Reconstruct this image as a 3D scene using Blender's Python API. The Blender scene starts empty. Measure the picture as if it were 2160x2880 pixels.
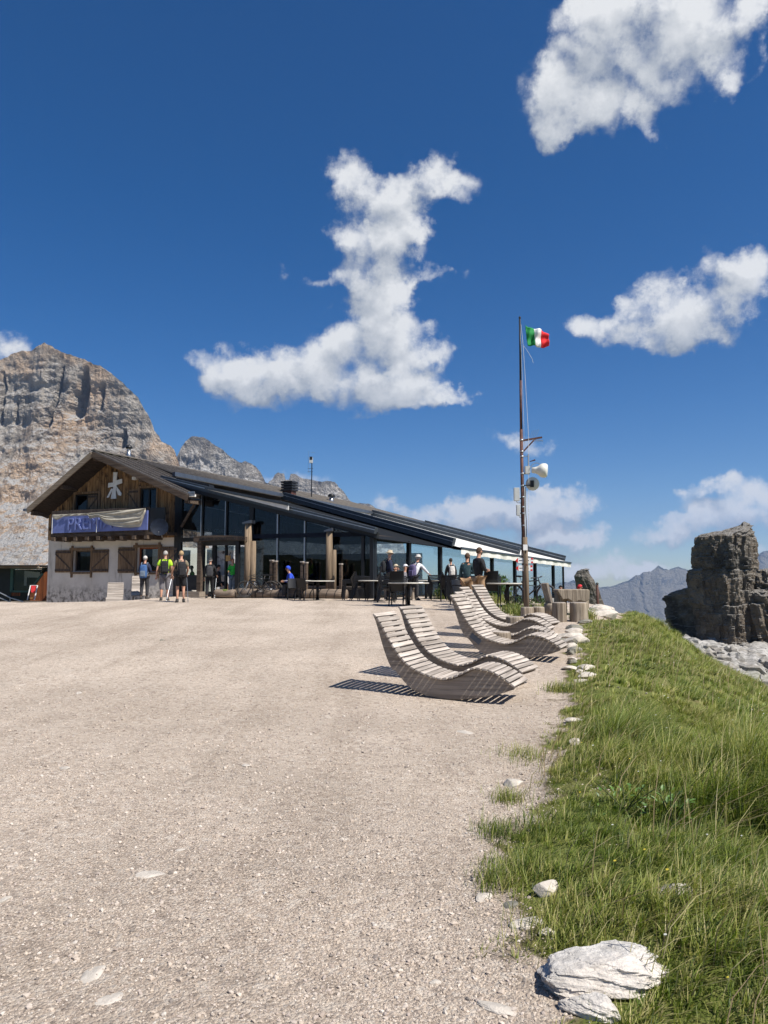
import bpy, bmesh, math, random
import numpy as np
from mathutils import Vector, Matrix, Euler
R = math.radians
rng = np.random.default_rng(7); random.seed(7)
scene = bpy.context.scene
col = scene.collection

# ------------------------------------------------------------------ camera
F = 2100.0; CU, CV = 1080.0, 1440.0; EYE = 1.5
PITCH = math.atan((1622.0 - CV) / F)
cam_d = bpy.data.cameras.new('camera'); cam = bpy.data.objects.new('camera', cam_d); col.objects.link(cam)
cam.location = (0, 0, EYE); cam.rotation_euler = (math.pi / 2 + PITCH, 0, 0)
cam_d.sensor_width = 36.0; cam_d.lens = F * 36.0 / 2880.0
cam_d.clip_start = 0.05; cam_d.clip_end = 60000
scene.camera = cam
SP, CP = math.sin(PITCH), math.cos(PITCH)
def ray(u, v):
    up = (CV - v) / F
    return Vector(((u - CU) / F, CP - SP * up, SP + CP * up))
def at(u, v, D):
    d = ray(u, v); t = D / d.y
    return Vector((d.x * t, D, EYE + d.z * t))
def azel(u, v):
    d = ray(u, v).normalized()
    return math.atan2(d.x, d.y), math.asin(d.z)

# ------------------------------------------------------------------ light, sky, exposure
SUN_EL, SUN_AZ = R(53), R(35)              # azimuth measured from +x towards -y (right, behind the camera)
sun_dir = Vector((math.cos(SUN_AZ) * math.cos(SUN_EL), -math.sin(SUN_AZ) * math.cos(SUN_EL), math.sin(SUN_EL)))
sl = bpy.data.lights.new('sun', 'SUN'); sl.energy = 4.6; sl.angle = R(0.53); sl.color = (1.0, 0.95, 0.88)
so = bpy.data.objects.new('sun', sl); col.objects.link(so)
so.rotation_euler = sun_dir.to_track_quat('Z', 'Y').to_euler(); so.location = sun_dir * 200
vs = scene.view_settings
vs.view_transform = 'Standard'; vs.look = 'None'; vs.exposure = 0.75; vs.gamma = 1.0; vs.use_curve_mapping = False
scene.render.engine = 'CYCLES'
scene.cycles.use_denoising = True
scene.cycles.max_bounces = 8; scene.cycles.diffuse_bounces = 3; scene.cycles.glossy_bounces = 3
scene.cycles.transmission_bounces = 4; scene.cycles.transparent_max_bounces = 12; scene.cycles.volume_bounces = 0
scene.cycles.caustics_reflective = False; scene.cycles.caustics_refractive = False

world = bpy.data.worlds.new('World'); scene.world = world; world.use_nodes = True
wt = world.node_tree; wn = wt.nodes; wl = wt.links; wn.clear()
def N(tree, t, **k):
    n = tree.nodes.new(t)
    for a, b in k.items(): setattr(n, a, b)
    return n
def wmath(tree, op, a, b=None, clamp=False):
    n = N(tree, 'ShaderNodeMath', operation=op, use_clamp=clamp)
    for i, x in enumerate((a, b)):
        if x is None: continue
        if isinstance(x, (int, float)): n.inputs[i].default_value = x
        else: tree.links.new(x, n.inputs[i])
    return n.outputs[0]
def smooth(tree, x, a, b, lo=0.0, hi=1.0):
    n = N(tree, 'ShaderNodeMapRange', interpolation_type='SMOOTHSTEP')
    tree.links.new(x, n.inputs[0])
    for i, q in zip((1, 2, 3, 4), (a, b, lo, hi)): n.inputs[i].default_value = q
    return n.outputs[0]
# the clouds of that day as directions in the sky (centre and half-size, in photograph pixels turned to angles)
CL = [(989,510,100,74),(1070,556,115,60),(1163,527,85,66),(1221,480,52,58),(1290,527,72,55),(1088,643,125,75),(1000,672,85,42),(1174,672,75,45),
 (1093,759,125,78),(1024,782,80,55),(1088,828,85,50),(1070,909,125,72),(1134,955,115,62),(1232,996,75,38),(1000,996,140,70),(885,1013,120,70),
 (677,1031,135,75),(590,1042,70,52),(677,1100,110,45),(781,1083,95,58),(1059,1112,190,55),(1145,1094,125,60),(1116,1141,90,34),(1273,1112,75,25),
 (1517,258,75,80),(1588,305,110,90),(1611,165,140,130),(1729,165,210,190),(1729,30,170,110),(1880,94,220,180),(1964,188,130,120),(2011,30,160,100),
 (2135,20,90,60),(1842,367,40,70),(1682,329,130,70),(1564,376,50,46),(2143,132,32,50),(2050,255,46,46),
 (2044,733,125,55),(2129,752,90,85),(2082,818,125,90),(1988,870,135,82),(1847,837,90,68),(1870,903,165,70),(1729,907,115,60),(1800,964,145,45),
 (2011,917,135,60),(1655,912,50,36),(10,985,95,55),
 (1077,1421,60,34),(1315,1439,170,46),(1420,1425,130,52),(1587,1404,130,38),(1524,1425,150,46),(1245,1460,140,40),(1385,1480,230,56),(1629,1502,100,38),
 (1559,1516,130,36),(1690,1585,260,38),(1580,1600,220,50),(1839,1600,140,28),(1881,1502,105,40),(1979,1474,130,54),(2084,1411,150,66),(2160,1425,110,70),
 (2014,1362,55,28),(2150,1544,60,30),
 (1125,600,85,55),(1050,705,100,52),(1130,705,80,50),(1080,865,85,50),(1035,950,110,62),(825,1050,110,58),(1100,1050,150,52),(950,1060,110,45),(730,1060,100,50)]
THIN = [(795,762,46,40),(1413,1229,85,28),(1490,1264,105,34),(800,1345,170,34),(660,38,44,24),(1923,1390,48,22),(930,800,90,30),(1255,780,60,26),(2120,197,60,26)]
def cloud_group():
    g = bpy.data.node_groups.new('cloud_density', 'ShaderNodeTree')
    g.interface.new_socket('P', in_out='INPUT', socket_type='NodeSocketVector')
    g.interface.new_socket('D', in_out='OUTPUT', socket_type='NodeSocketFloat')
    gi = N(g, 'NodeGroupInput'); go = N(g, 'NodeGroupOutput')
    tot = None
    for lst, gain in ((CL, 1.0), (THIN, 0.62)):
        for (u, v, ru, rv) in lst:
            a, e = azel(u, v)
            ra = (azel(u + ru, v)[0] - azel(u - ru, v)[0]) / 2
            re = (azel(u, v - rv)[1] - azel(u, v + rv)[1]) / 2
            mp = N(g, 'ShaderNodeMapping', vector_type='TEXTURE')
            g.links.new(gi.outputs[0], mp.inputs[0])
            mp.inputs['Location'].default_value = (a, e, 0); mp.inputs['Scale'].default_value = (ra * 1.33, re * 1.33, 1)
            gr = N(g, 'ShaderNodeTexGradient', gradient_type='SPHERICAL'); g.links.new(mp.outputs[0], gr.inputs[0])
            q = gr.outputs['Fac']
            if tot is None: tot = q
            else:
                m = N(g, 'ShaderNodeMath', operation='MULTIPLY_ADD'); g.links.new(q, m.inputs[0]); m.inputs[1].default_value = gain; g.links.new(tot, m.inputs[2]); tot = m.outputs[0]
    g.links.new(tot, go.inputs[0])
    return g
cg = cloud_group()
geo = N(wt, 'ShaderNodeTexCoord'); DIR = geo.outputs['Generated']
sep = N(wt, 'ShaderNodeSeparateXYZ'); wl.new(DIR, sep.inputs[0])
az_ = wmath(wt, 'ARCTAN2', sep.outputs[0], sep.outputs[1]); el_ = wmath(wt, 'ARCSINE', sep.outputs[2])
cmb = N(wt, 'ShaderNodeCombineXYZ'); wl.new(az_, cmb.inputs[0]); wl.new(el_, cmb.inputs[1])
warp = N(wt, 'ShaderNodeTexNoise'); wl.new(DIR, warp.inputs['Vector'])
warp.inputs['Scale'].default_value = 15; warp.inputs['Detail'].default_value = 6; warp.inputs['Roughness'].default_value = 0.62
wsub = N(wt, 'ShaderNodeVectorMath', operation='SUBTRACT'); wl.new(warp.outputs['Color'], wsub.inputs[0]); wsub.inputs[1].default_value = (.5, .5, .5)
wsc = N(wt, 'ShaderNodeVectorMath', operation='MULTIPLY_ADD'); wl.new(wsub.outputs[0], wsc.inputs[0]); wsc.inputs[1].default_value = (.085, .075, 0); wl.new(cmb.outputs[0], wsc.inputs[2])
def dens(offset):
    ad = N(wt, 'ShaderNodeVectorMath', operation='ADD'); wl.new(wsc.outputs[0], ad.inputs[0]); ad.inputs[1].default_value = (offset[0], offset[1], 0)
    gn = N(wt, 'ShaderNodeGroup'); gn.node_tree = cg; wl.new(ad.outputs[0], gn.inputs[0])
    dd = N(wt, 'ShaderNodeVectorMath', operation='ADD'); wl.new(DIR, dd.inputs[0]); dd.inputs[1].default_value = (offset[0], 0, offset[1])
    nz = N(wt, 'ShaderNodeTexNoise'); wl.new(dd.outputs[0], nz.inputs['Vector'])
    nz.inputs['Scale'].default_value = 20; nz.inputs['Detail'].default_value = 10; nz.inputs['Roughness'].default_value = 0.66
    vo = N(wt, 'ShaderNodeTexVoronoi', feature='F1'); vw = N(wt, 'ShaderNodeVectorMath', operation='MULTIPLY_ADD'); wl.new(nz.outputs['Color'], vw.inputs[0]); vw.inputs[1].default_value = (.05, .05, .05); wl.new(dd.outputs[0], vw.inputs[2]); wl.new(vw.outputs[0], vo.inputs['Vector'])
    vo.inputs['Scale'].default_value = 26; vo.inputs['Detail'].default_value = 1; vo.inputs['Roughness'].default_value = .5
    bil = wmath(wt, 'SUBTRACT', 0.92, vo.outputs['Distance'])
    return gn.outputs[0], wmath(wt, 'ADD', wmath(wt, 'MULTIPLY', nz.outputs['Fac'], .8), wmath(wt, 'MULTIPLY', bil, .22))
S0, n0 = dens((0, 0)); S1, n1 = dens((0.012, 0.022))
# scattered clouds in the rest of the sky (outside the traced ones), same kind of cover
far = N(wt, 'ShaderNodeTexNoise'); wl.new(DIR, far.inputs['Vector']); far.inputs['Scale'].default_value = 3.2; far.inputs['Detail'].default_value = 3
away = smooth(wt, wmath(wt, 'ABSOLUTE', az_), 0.60, 0.85)
Sfar = wmath(wt, 'MULTIPLY', wmath(wt, 'ADD', smooth(wt, far.outputs['Fac'], 0.54, 0.72), smooth(wt, el_, 0.09, 0.02, 0.0, 0.4)), away)
def soft(x): return wmath(wt, 'MULTIPLY', wmath(wt, 'SUBTRACT', 1.0, wmath(wt, 'POWER', 0.36788, x)), 1.35)
S = wmath(wt, 'ADD', soft(S0), Sfar)
d0 = wmath(wt, 'ADD', S, wmath(wt, 'MULTIPLY', wmath(wt, 'SUBTRACT', n0, 0.5), 2.3))
alpha = wmath(wt, 'MULTIPLY', smooth(wt, d0, 0.18, 0.95), smooth(wt, S, 0.02, 0.34))
S1c = wmath(wt, 'ADD', soft(S1), Sfar)
dl = wmath(wt, 'SUBTRACT', S, S1c)
nl = wmath(wt, 'SUBTRACT', n0, n1)
lit = wmath(wt, 'ADD', wmath(wt, 'ADD', wmath(wt, 'MULTIPLY', dl, 1.5), wmath(wt, 'MULTIPLY', nl, 1.15)), wmath(wt, 'SUBTRACT', 0.78, wmath(wt, 'MULTIPLY', smooth(wt, S, 0.5, 1.3), 0.30)), True)
cr = N(wt, 'ShaderNodeValToRGB'); wl.new(lit, cr.inputs[0])
cr.color_ramp.elements[0].position = 0.1; cr.color_ramp.elements[0].color = (.33, .38, .46, 1)
cr.color_ramp.elements[1].position = 0.95; cr.color_ramp.elements[1].color = (.93, .94, .95, 1)
sky = N(wt, 'ShaderNodeTexSky', sky_type='NISHITA'); sky.sun_disc = False
sky.sun_elevation = SUN_EL; sky.sun_rotation = math.atan2(sun_dir.x, sun_dir.y)
sky.altitude = 2300; sky.air_density = 1.0; sky.dust_density = 0.3; sky.ozone_density = 2.5
hs = N(wt, 'ShaderNodeHueSaturation'); hs.inputs['Saturation'].default_value = 1.42; hs.inputs['Hue'].default_value = 0.506; wl.new(sky.outputs[0], hs.inputs['Color'])
bg1 = N(wt, 'ShaderNodeBackground'); wl.new(hs.outputs[0], bg1.inputs[0]); bg1.inputs[1].default_value = 0.058
bg2 = N(wt, 'ShaderNodeBackground'); wl.new(cr.outputs[0], bg2.inputs[0]); bg2.inputs[1].default_value = 0.53
mx = N(wt, 'ShaderNodeMixShader'); wl.new(alpha, mx.inputs[0]); wl.new(bg1.outputs[0], mx.inputs[1]); wl.new(bg2.outputs[0], mx.inputs[2])
wo = N(wt, 'ShaderNodeOutputWorld'); wl.new(mx.outputs[0], wo.inputs[0])
world.cycles.sampling_method = 'MANUAL'; world.cycles.sample_map_resolution = 512

# ------------------------------------------------------------------ numeric noise
def _h(i, j, k, s):
    n = (i * 374761393 + j * 668265263 + k * 2147483647 + s * 974711) & 0xFFFFFFFF
    n = ((n ^ (n >> 13)) * 1274126177) & 0xFFFFFFFF
    n = (n ^ (n >> 16)) & 0xFFFFFFFF
    return n / 4294967295.0
def vnoise(x, y, z, s=0):
    x, y, z = np.broadcast_arrays(np.asarray(x, float), np.asarray(y, float), np.asarray(z, float))
    xi, yi, zi = np.floor(x).astype(np.int64), np.floor(y).astype(np.int64), np.floor(z).astype(np.int64)
    fx, fy, fz = x - xi, y - yi, z - zi
    fx = fx*fx*(3-2*fx); fy = fy*fy*(3-2*fy); fz = fz*fz*(3-2*fz)
    r = 0
    for a in (0, 1):
        wx = fx if a else 1 - fx
        for b in (0, 1):
            wy = fy if b else 1 - fy
            for c in (0, 1):
                r = r + wx * wy * (fz if c else 1 - fz) * _h(xi + a, yi + b, zi + c, s)
    return r
def fbm(x, y, z=0.0, octv=4, s=0, gain=.5, ridged=False):
    t = 0; a = 1; q = 0
    for o in range(octv):
        n = vnoise(x, y, z, s + o * 17)
        if ridged: n = 1 - np.abs(2 * n - 1)
        t = t + a * n; q += a; a *= gain
        x = np.asarray(x) * 2.03; y = np.asarray(y) * 2.03; z = np.asarray(z) * 2.03
    return t / q
def sstep(a, b, x):
    t = np.clip((np.asarray(x, float) - a) / (b - a), 0, 1)
    return t * t * (3 - 2 * t)

# ------------------------------------------------------------------ materials
MATS = {}
def newmat(name):
    m = bpy.data.materials.new(name); m.use_nodes = True
    MATS[name] = m
    t = m.node_tree; b = t.nodes['Principled BSDF']
    return m, t, b
def mixrgb(t, fac, a, b, blend='MIX'):
    n = N(t, 'ShaderNodeMix', data_type='RGBA', blend_type=blend)
    for sock, x in ((n.inputs[0], fac), (n.inputs[6], a), (n.inputs[7], b)):
        if isinstance(x, (int, float)): sock.default_value = x
        elif isinstance(x, tuple): sock.default_value = (*x, 1) if len(x) == 3 else x
        else: t.links.new(x, sock)
    return n.outputs[2]
def texco(t, scale=(1, 1, 1), kind='Object', rot=(0, 0, 0)):
    tc = N(t, 'ShaderNodeTexCoord'); mp = N(t, 'ShaderNodeMapping')
    t.links.new(tc.outputs[kind], mp.inputs[0]); mp.inputs['Scale'].default_value = scale; mp.inputs['Rotation'].default_value = rot
    return mp.outputs[0]
def noise(t, vec, scale, detail=4, rough=.55, dist=0):
    n = N(t, 'ShaderNodeTexNoise'); t.links.new(vec, n.inputs['Vector'])
    n.inputs['Scale'].default_value = scale; n.inputs['Detail'].default_value = detail; n.inputs['Roughness'].default_value = rough; n.inputs['Distortion'].default_value = dist
    return n.outputs['Fac']
def bump(t, b, h, strength, dist=.02):
    n = N(t, 'ShaderNodeBump'); n.inputs['Strength'].default_value = strength; n.inputs['Distance'].default_value = dist
    t.links.new(h, n.inputs['Height']); t.links.new(n.outputs[0], b.inputs['Normal'])
def M(name, c, rough=.7, var=.2, scale=6, bmp=0.0, metal=0.0, c2=None, spec=.4):
    m, t, b = newmat(name)
    v = texco(t); f = noise(t, v, scale)
    f = smooth(t, f, .3, .7)
    a = tuple(x * (1 - var) for x in c); d = c2 or tuple(min(1, x * (1 + var)) for x in c)
    t.links.new(mixrgb(t, f, a, d), b.inputs['Base Color'])
    b.inputs['Roughness'].default_value = rough; b.inputs['Metallic'].default_value = metal; b.inputs['Specular IOR Level'].default_value = spec
    if bmp: bump(t, b, noise(t, v, scale * 5), bmp)
    return m
def wood(name, dark, light, axis=0, freq=1.0, rough=.8, stain=None, bmp=.35):
    m, t, b = newmat(name)
    sc = [26 * freq] * 3; sc[axis] = 1.3 * freq
    oi = N(t, 'ShaderNodeObjectInfo')
    tc = N(t, 'ShaderNodeTexCoord'); ad = N(t, 'ShaderNodeVectorMath', operation='ADD')
    sh = N(t, 'ShaderNodeVectorMath', operation='SCALE'); cx = N(t, 'ShaderNodeCombineXYZ')
    for i in range(3): t.links.new(oi.outputs['Random'], cx.inputs[i])
    t.links.new(cx.outputs[0], sh.inputs[0]); sh.inputs['Scale'].default_value = 7.0
    t.links.new(tc.outputs['Object'], ad.inputs[0]); t.links.new(sh.outputs[0], ad.inputs[1])
    mp = N(t, 'ShaderNodeMapping'); t.links.new(ad.outputs[0], mp.inputs[0]); mp.inputs['Scale'].default_value = sc
    g = noise(t, mp.outputs[0], 1.0, 5, .6, .6)
    g = smooth(t, g, .25, .75)
    c = mixrgb(t, g, dark, light)
    rv = N(t, 'ShaderNodeMapRange'); t.links.new(oi.outputs['Random'], rv.inputs[0]); rv.inputs[3].default_value = .78; rv.inputs[4].default_value = 1.18
    c = mixrgb(t, 1.0, c, rv.outputs[0], 'MULTIPLY')
    if stain:
        c = mixrgb(t, smooth(t, noise(t, ad.outputs[0], 2.2, 4), .48, .7), c, stain)
    t.links.new(c, b.inputs['Base Color']); b.inputs['Roughness'].default_value = rough; b.inputs['Specular IOR Level'].default_value = .25
    bump(t, b, g, bmp, .01)
    return m
# weathered larch of the loungers, chalet boards and logs
for ax in (0, 1, 2): wood('larch%d' % ax, (.145, .118, .093), (.33, .28, .225), ax, .9)
for ax in (0, 1): wood('slat%d' % ax, (.21, .178, .148), (.52, .46, .40), ax, .9)
wood('board', (.075, .040, .018), (.40, .24, .115), 2, .8, stain=(.035, .02, .012))
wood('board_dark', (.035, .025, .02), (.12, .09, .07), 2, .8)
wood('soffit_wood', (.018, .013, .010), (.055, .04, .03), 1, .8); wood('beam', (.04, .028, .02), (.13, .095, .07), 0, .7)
wood('post_wood', (.10, .072, .045), (.27, .20, .135), 2, .8)
wood('log_wood', (.15, .115, .08), (.38, .315, .24), 2, .9, bmp=.7)
wood('log_lie', (.10, .075, .055), (.27, .21, .16), 0, .8)
wood('shutter_wood', (.07, .042, .024), (.30, .20, .12), 2, .9)
wood('redboard', (.10, .03, .012), (.26, .085, .03), 2, .8)
wood('fascia', (.11, .085, .06), (.24, .19, .14), 0, .6)
M('black', (.012, .012, .013), .5, .2); M('dark_frame', (.008, .009, .010), .45, .2); M('gutter', (.11, .125, .15), .35, .1, metal=.6)
M('rail', (.045, .055, .066), .4, .15, metal=.3); M('roofmetal', (.045, .037, .031), .5, .25, 1.5, metal=.3); M('roof_dark', (.016, .018, .021), .9, .2, spec=.05); M('seam', (.19, .165, .14), .5, .2, metal=.3)
M('awning', (.62, .61, .57), .85, .08, 3); M('valance', (.60, .585, .53), .85, .12, 6, .2)
M('banner', (.13, .165, .38), .55, .12, 3); M('letter', (.17, .21, .45), .5, .1); M('cloth', (.40, .37, .30), .9, .15, 4, .2)
M('white', (.72, .71, .69), .5, .06); M('paper', (.75, .75, .74), .7, .05); M('metal', (.38, .40, .42), .35, .1, metal=.8); M('navy', (.010, .014, .024), .6, .2, spec=.08)
M('rope', (.6, .6, .58), .8, .1); M('greybox', (.42, .43, .42), .5, .1); M('radome', (.66, .65, .58), .35, .06); M('rust', (.075, .028, .018), .65, .4, 9, .2)
M('tyre', (.05, .045, .04), .8, .3, 12); M('bikeframe', (.02, .02, .022), .3, .2); M('red', (.52, .025, .02), .5, .1); M('red_cloth', (.55, .03, .035), .8, .1)
M('table_top', (.50, .47, .40), .55, .1); M('chair_black', (.006, .006, .007), .45, .15); M('green_paint', (.035, .09, .075), .5, .15)
M('notice', (.42, .25, .09), .7, .1); M('concrete', (.32, .30, .28), .9, .15, 4, .2); M('moss', (.10, .12, .03), .95, .4, 14, .6)
M('flag_green', (.01, .22, .05), .8, .08); M('flag_white', (.75, .75, .74), .8, .05); M('flag_red', (.62, .015, .02), .8, .08)
M('skin', (.48, .26, .17), .55, .06); M('skin_tan', (.40, .21, .13), .55, .06)
def plaster():
    m, t, b = newmat('plaster'); v = texco(t)
    f = smooth(t, noise(t, v, 1.1, 6, .6), .35, .75)
    c = mixrgb(t, f, (.62, .58, .52), (.52, .48, .42))
    st = noise(t, texco(t, (3.0, 3.0, .35)), 1.0, 5, .65)
    c = mixrgb(t, smooth(t, st, .56, .74), c, (.25, .215, .165))
    sp = N(t, 'ShaderNodeSeparateXYZ'); t.links.new(texco(t), sp.inputs[0])
    low = wmath(t, 'MULTIPLY', smooth(t, sp.outputs[2], 1.35, .55), smooth(t, noise(t, v, 4, 5, .7), .4, .65))
    c = mixrgb(t, low, c, (.15, .135, .115))
    t.links.new(c, b.inputs['Base Color']); b.inputs['Roughness'].default_value = .95
    bump(t, b, noise(t, v, 30, 4), .25, .02)
plaster()
def glass(name, tint, gain):
    m, t, b = newmat(name); t.nodes.remove(b)
    out = [n for n in t.nodes if n.type == 'OUTPUT_MATERIAL'][0]
    tr = N(t, 'ShaderNodeBsdfTransparent'); tr.inputs[0].default_value = (*tint, 1)
    gl = N(t, 'ShaderNodeBsdfGlossy'); gl.inputs['Roughness'].default_value = .006; gl.inputs[0].default_value = (.92, .97, 1, 1)
    lw = N(t, 'ShaderNodeLayerWeight'); lw.inputs[0].default_value = .5
    schl = wmath(t, 'ADD', wmath(t, 'MULTIPLY', wmath(t, 'POWER', lw.outputs['Facing'], 5.0), .96), .04)
    bp = N(t, 'ShaderNodeBump'); bp.inputs['Strength'].default_value = .02; bp.inputs['Distance'].default_value = .05
    t.links.new(noise(t, texco(t), .9, 2), bp.inputs['Height']); t.links.new(bp.outputs[0], gl.inputs['Normal'])
    f = wmath(t, 'MULTIPLY', schl, gain, True)
    mx = N(t, 'ShaderNodeMixShader'); t.links.new(f, mx.inputs[0]); t.links.new(tr.outputs[0], mx.inputs[1]); t.links.new(gl.outputs[0], mx.inputs[2])
    t.links.new(mx.outputs[0], out.inputs[0])
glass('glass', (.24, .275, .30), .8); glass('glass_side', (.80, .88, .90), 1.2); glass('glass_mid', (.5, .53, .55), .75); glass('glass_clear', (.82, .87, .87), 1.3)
def rockmat(name, c_lo, c_hi, c_warm, strata=.0, scale=.6, warm=.5, crack=.5, pale=None, bd=.3):
    m, t, b = newmat(name); v = texco(t)
    f = smooth(t, noise(t, v, scale, 8, .65), .32, .68)
    c = mixrgb(t, f, c_lo, c_hi)
    if c_warm: c = mixrgb(t, wmath(t, 'MULTIPLY', smooth(t, noise(t, v, scale * .22, 5, .6), .41, .55), warm), c, c_warm)
    if strata:
        st = noise(t, texco(t, (.12, .12, strata)), 1.0, 5, .7)
        c = mixrgb(t, wmath(t, 'MULTIPLY', smooth(t, st, .5, .66), .36), c, tuple(x * .45 for x in c_lo))
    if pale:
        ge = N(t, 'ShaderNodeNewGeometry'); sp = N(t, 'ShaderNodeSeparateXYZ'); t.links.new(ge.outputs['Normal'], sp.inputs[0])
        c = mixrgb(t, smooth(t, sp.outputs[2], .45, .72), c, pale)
    t.links.new(c, b.inputs['Base Color']); b.inputs['Roughness'].default_value = .95; b.inputs['Specular IOR Level'].default_value = .15
    h = noise(t, v, scale * 4, 8, .7)
    bump(t, b, h, crack, bd)
    return m
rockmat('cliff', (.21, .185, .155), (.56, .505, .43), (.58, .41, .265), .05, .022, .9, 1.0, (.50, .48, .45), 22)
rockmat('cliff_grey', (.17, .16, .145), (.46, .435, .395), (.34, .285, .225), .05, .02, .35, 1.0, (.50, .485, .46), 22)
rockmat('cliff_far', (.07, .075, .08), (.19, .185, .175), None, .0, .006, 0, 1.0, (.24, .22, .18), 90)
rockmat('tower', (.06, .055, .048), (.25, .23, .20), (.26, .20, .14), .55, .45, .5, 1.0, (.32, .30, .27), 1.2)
rockmat('limestone', (.34, .31, .27), (.58, .54, .48), (.50, .43, .35), 0, 7, .35, .5, None, .02)
rockmat('scree_rock', (.17, .165, .15), (.40, .385, .355), (.30, .26, .21), 0, 2, .4, 1.0, None, .1)
rockmat('greystone', (.12, .12, .11), (.30, .29, .26), (.22, .20, .14), 0, 6, .5, .8, None, .04)
rockmat('boulder', (.42, .395, .36), (.68, .655, .615), (.62, .53, .44), 0, 7, .4, .7, None, .03)

# ------------------------------------------------------------------ mesh building
class MB:
    def __init__(s): s.v = []; s.f = []
    def add(s, vs, fs):
        o = len(s.v); s.v += [tuple(x) for x in vs]; s.f += [tuple(i + o for i in f) for f in fs]; return s
    def hexa(s, p):
        return s.add(p, [(0, 3, 2, 1), (4, 5, 6, 7), (0, 1, 5, 4), (1, 2, 6, 5), (2, 3, 7, 6), (3, 0, 4, 7)])
    def box(s, c, d, rot=None):
        x, y, z = (q / 2 for q in d); c = Vector(c)
        p = [Vector(q) for q in ((-x, -y, -z), (x, -y, -z), (x, y, -z), (-x, y, -z), (-x, -y, z), (x, -y, z), (x, y, z), (-x, y, z))]
        if rot is not None:
            m = Euler(rot).to_matrix() if not isinstance(rot, Matrix) else rot
            p = [m @ q for q in p]
        return s.hexa([c + q for q in p])
    def span(s, a, b): # box from two corners
        return s.box([(a[i] + b[i]) / 2 for i in range(3)], [abs(b[i] - a[i]) for i in range(3)])
    def bar(s, a, b, w, h=None, up=(0, 0, 1)): # beam from a to b with a rectangular section
        a, b = Vector(a), Vector(b); d = (b - a).normalized(); u = Vector(up)
        x = d.cross(u)
        if x.length < 1e-4: x = d.cross(Vector((0, 1, 0)))
        x.normalize(); y = x.cross(d).normalized(); h = h or w
        x = x * (w / 2); y = y * (h / 2)
        return s.hexa([a - x - y, a + x - y, b + x - y, b - x - y, a - x + y, a + x + y, b + x + y, b - x + y])
    def tube(s, path, r, n=8, cap=True):
        path = [Vector(p) for p in path]; k = len(path)
        rs = r if isinstance(r, (list, tuple)) else [r] * k
        o = len(s.v); ref = None
        for i, p in enumerate(path):
            d = (path[min(i + 1, k - 1)] - path[max(i - 1, 0)]).normalized()
            if ref is None:
                ref = Vector((0, 0, 1)) if abs(d.z) < .9 else Vector((1, 0, 0))
            x = ref - d * ref.dot(d); x.normalize(); ref = x; y = d.cross(x)
            for j in range(n):
                a = 2 * math.pi * j / n; s.v.append(tuple(p + (x * math.cos(a) + y * math.sin(a)) * rs[i]))
        for i in range(k - 1):
            for j in range(n):
                q = (j + 1) % n
                s.f.append((o + i * n + j, o + i * n + q, o + (i + 1) * n + q, o + (i + 1) * n + j))
        if cap:
            s.f.append(tuple(o + j for j in range(n))[::-1]); s.f.append(tuple(o + (k - 1) * n + j for j in range(n)))
        return s
    def lathe(s, prof, n=16, o=(0, 0, 0), m=None, wob=None):
        m = m or Matrix.Identity(3); o = Vector(o); st = len(s.v)
        for (r, z) in prof:
            for j in range(n):
                a = 2 * math.pi * j / n; q = r * (wob(a, z) if wob else 1)
                s.v.append(tuple(o + m @ Vector((q * math.cos(a), q * math.sin(a), z))))
        for i in range(len(prof) - 1):
            for j in range(n):
                q = (j + 1) % n
                s.f.append((st + i * n + j, st + i * n + q, st + (i + 1) * n + q, st + (i + 1) * n + j))
        s.f.append(tuple(st + j for j in range(n))[::-1]); s.f.append(tuple(st + (len(prof) - 1) * n + j for j in range(n)))
        return s
    def prism(s, poly, y0, y1, mp=None): # polygon in x,z pulled along y
        mp = mp or (lambda x, y, z: (x, y, z)); n = len(poly)
        p = [mp(x, y0, z) for x, z in poly] + [mp(x, y1, z) for x, z in poly]
        return s.add(p, [tuple(range(n)), tuple(range(2 * n - 1, n - 1, -1))] + [(i, i + n, (i + 1) % n + n, (i + 1) % n) for i in range(n)])
    def grid(s, P): # P[i][j] points
        a, b = len(P), len(P[0])
        return s.add([q for r in P for q in r], [(i * b + j, i * b + j + 1, (i + 1) * b + j + 1, (i + 1) * b + j) for i in range(a - 1) for j in range(b - 1)])
    def mesh(s, name, mat, sm=False):
        me = bpy.data.meshes.new(name); me.from_pydata(s.v, [], s.f)
        bm = bmesh.new(); bm.from_mesh(me); bmesh.ops.recalc_face_normals(bm, faces=bm.faces); bm.to_mesh(me); bm.free()
        me.materials.append(MATS[mat])
        if sm: me.shade_smooth()
        return me
    def obj(s, name, mat, parent=None, sm=False, bev=0, loc=None, rot=None):
        return link(name, s.mesh(name, mat, sm), parent, loc, rot, bev)
def link(name, me, parent=None, loc=None, rot=None, bev=0):
    o = bpy.data.objects.new(name, me); col.objects.link(o); o.parent = parent
    if loc is not None: o.location = loc
    if rot is not None: o.rotation_euler = rot
    if bev:
        b = o.modifiers.new('b', 'BEVEL'); b.width = bev; b.segments = 2; b.limit_method = 'ANGLE'
    return o
def tag(o, label=None, cat=None, group=None, kind=None):
    if label: o['label'] = label
    if cat: o['category'] = cat
    if group: o['group'] = group
    if kind: o['kind'] = kind
    return o
def thing(name, loc, rz, label, cat, group=None):
    o = bpy.data.objects.new(name, None); col.objects.link(o); o.location = loc; o.rotation_euler = (0, 0, rz); o.empty_display_size = .2
    return tag(o, label, cat, group)
KIDS = {}
def copy_tree(o, parent=None):
    c = o.copy(); col.objects.link(c); c.parent = parent
    for ch in o.children: copy_tree(ch, c)
    return c
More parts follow.
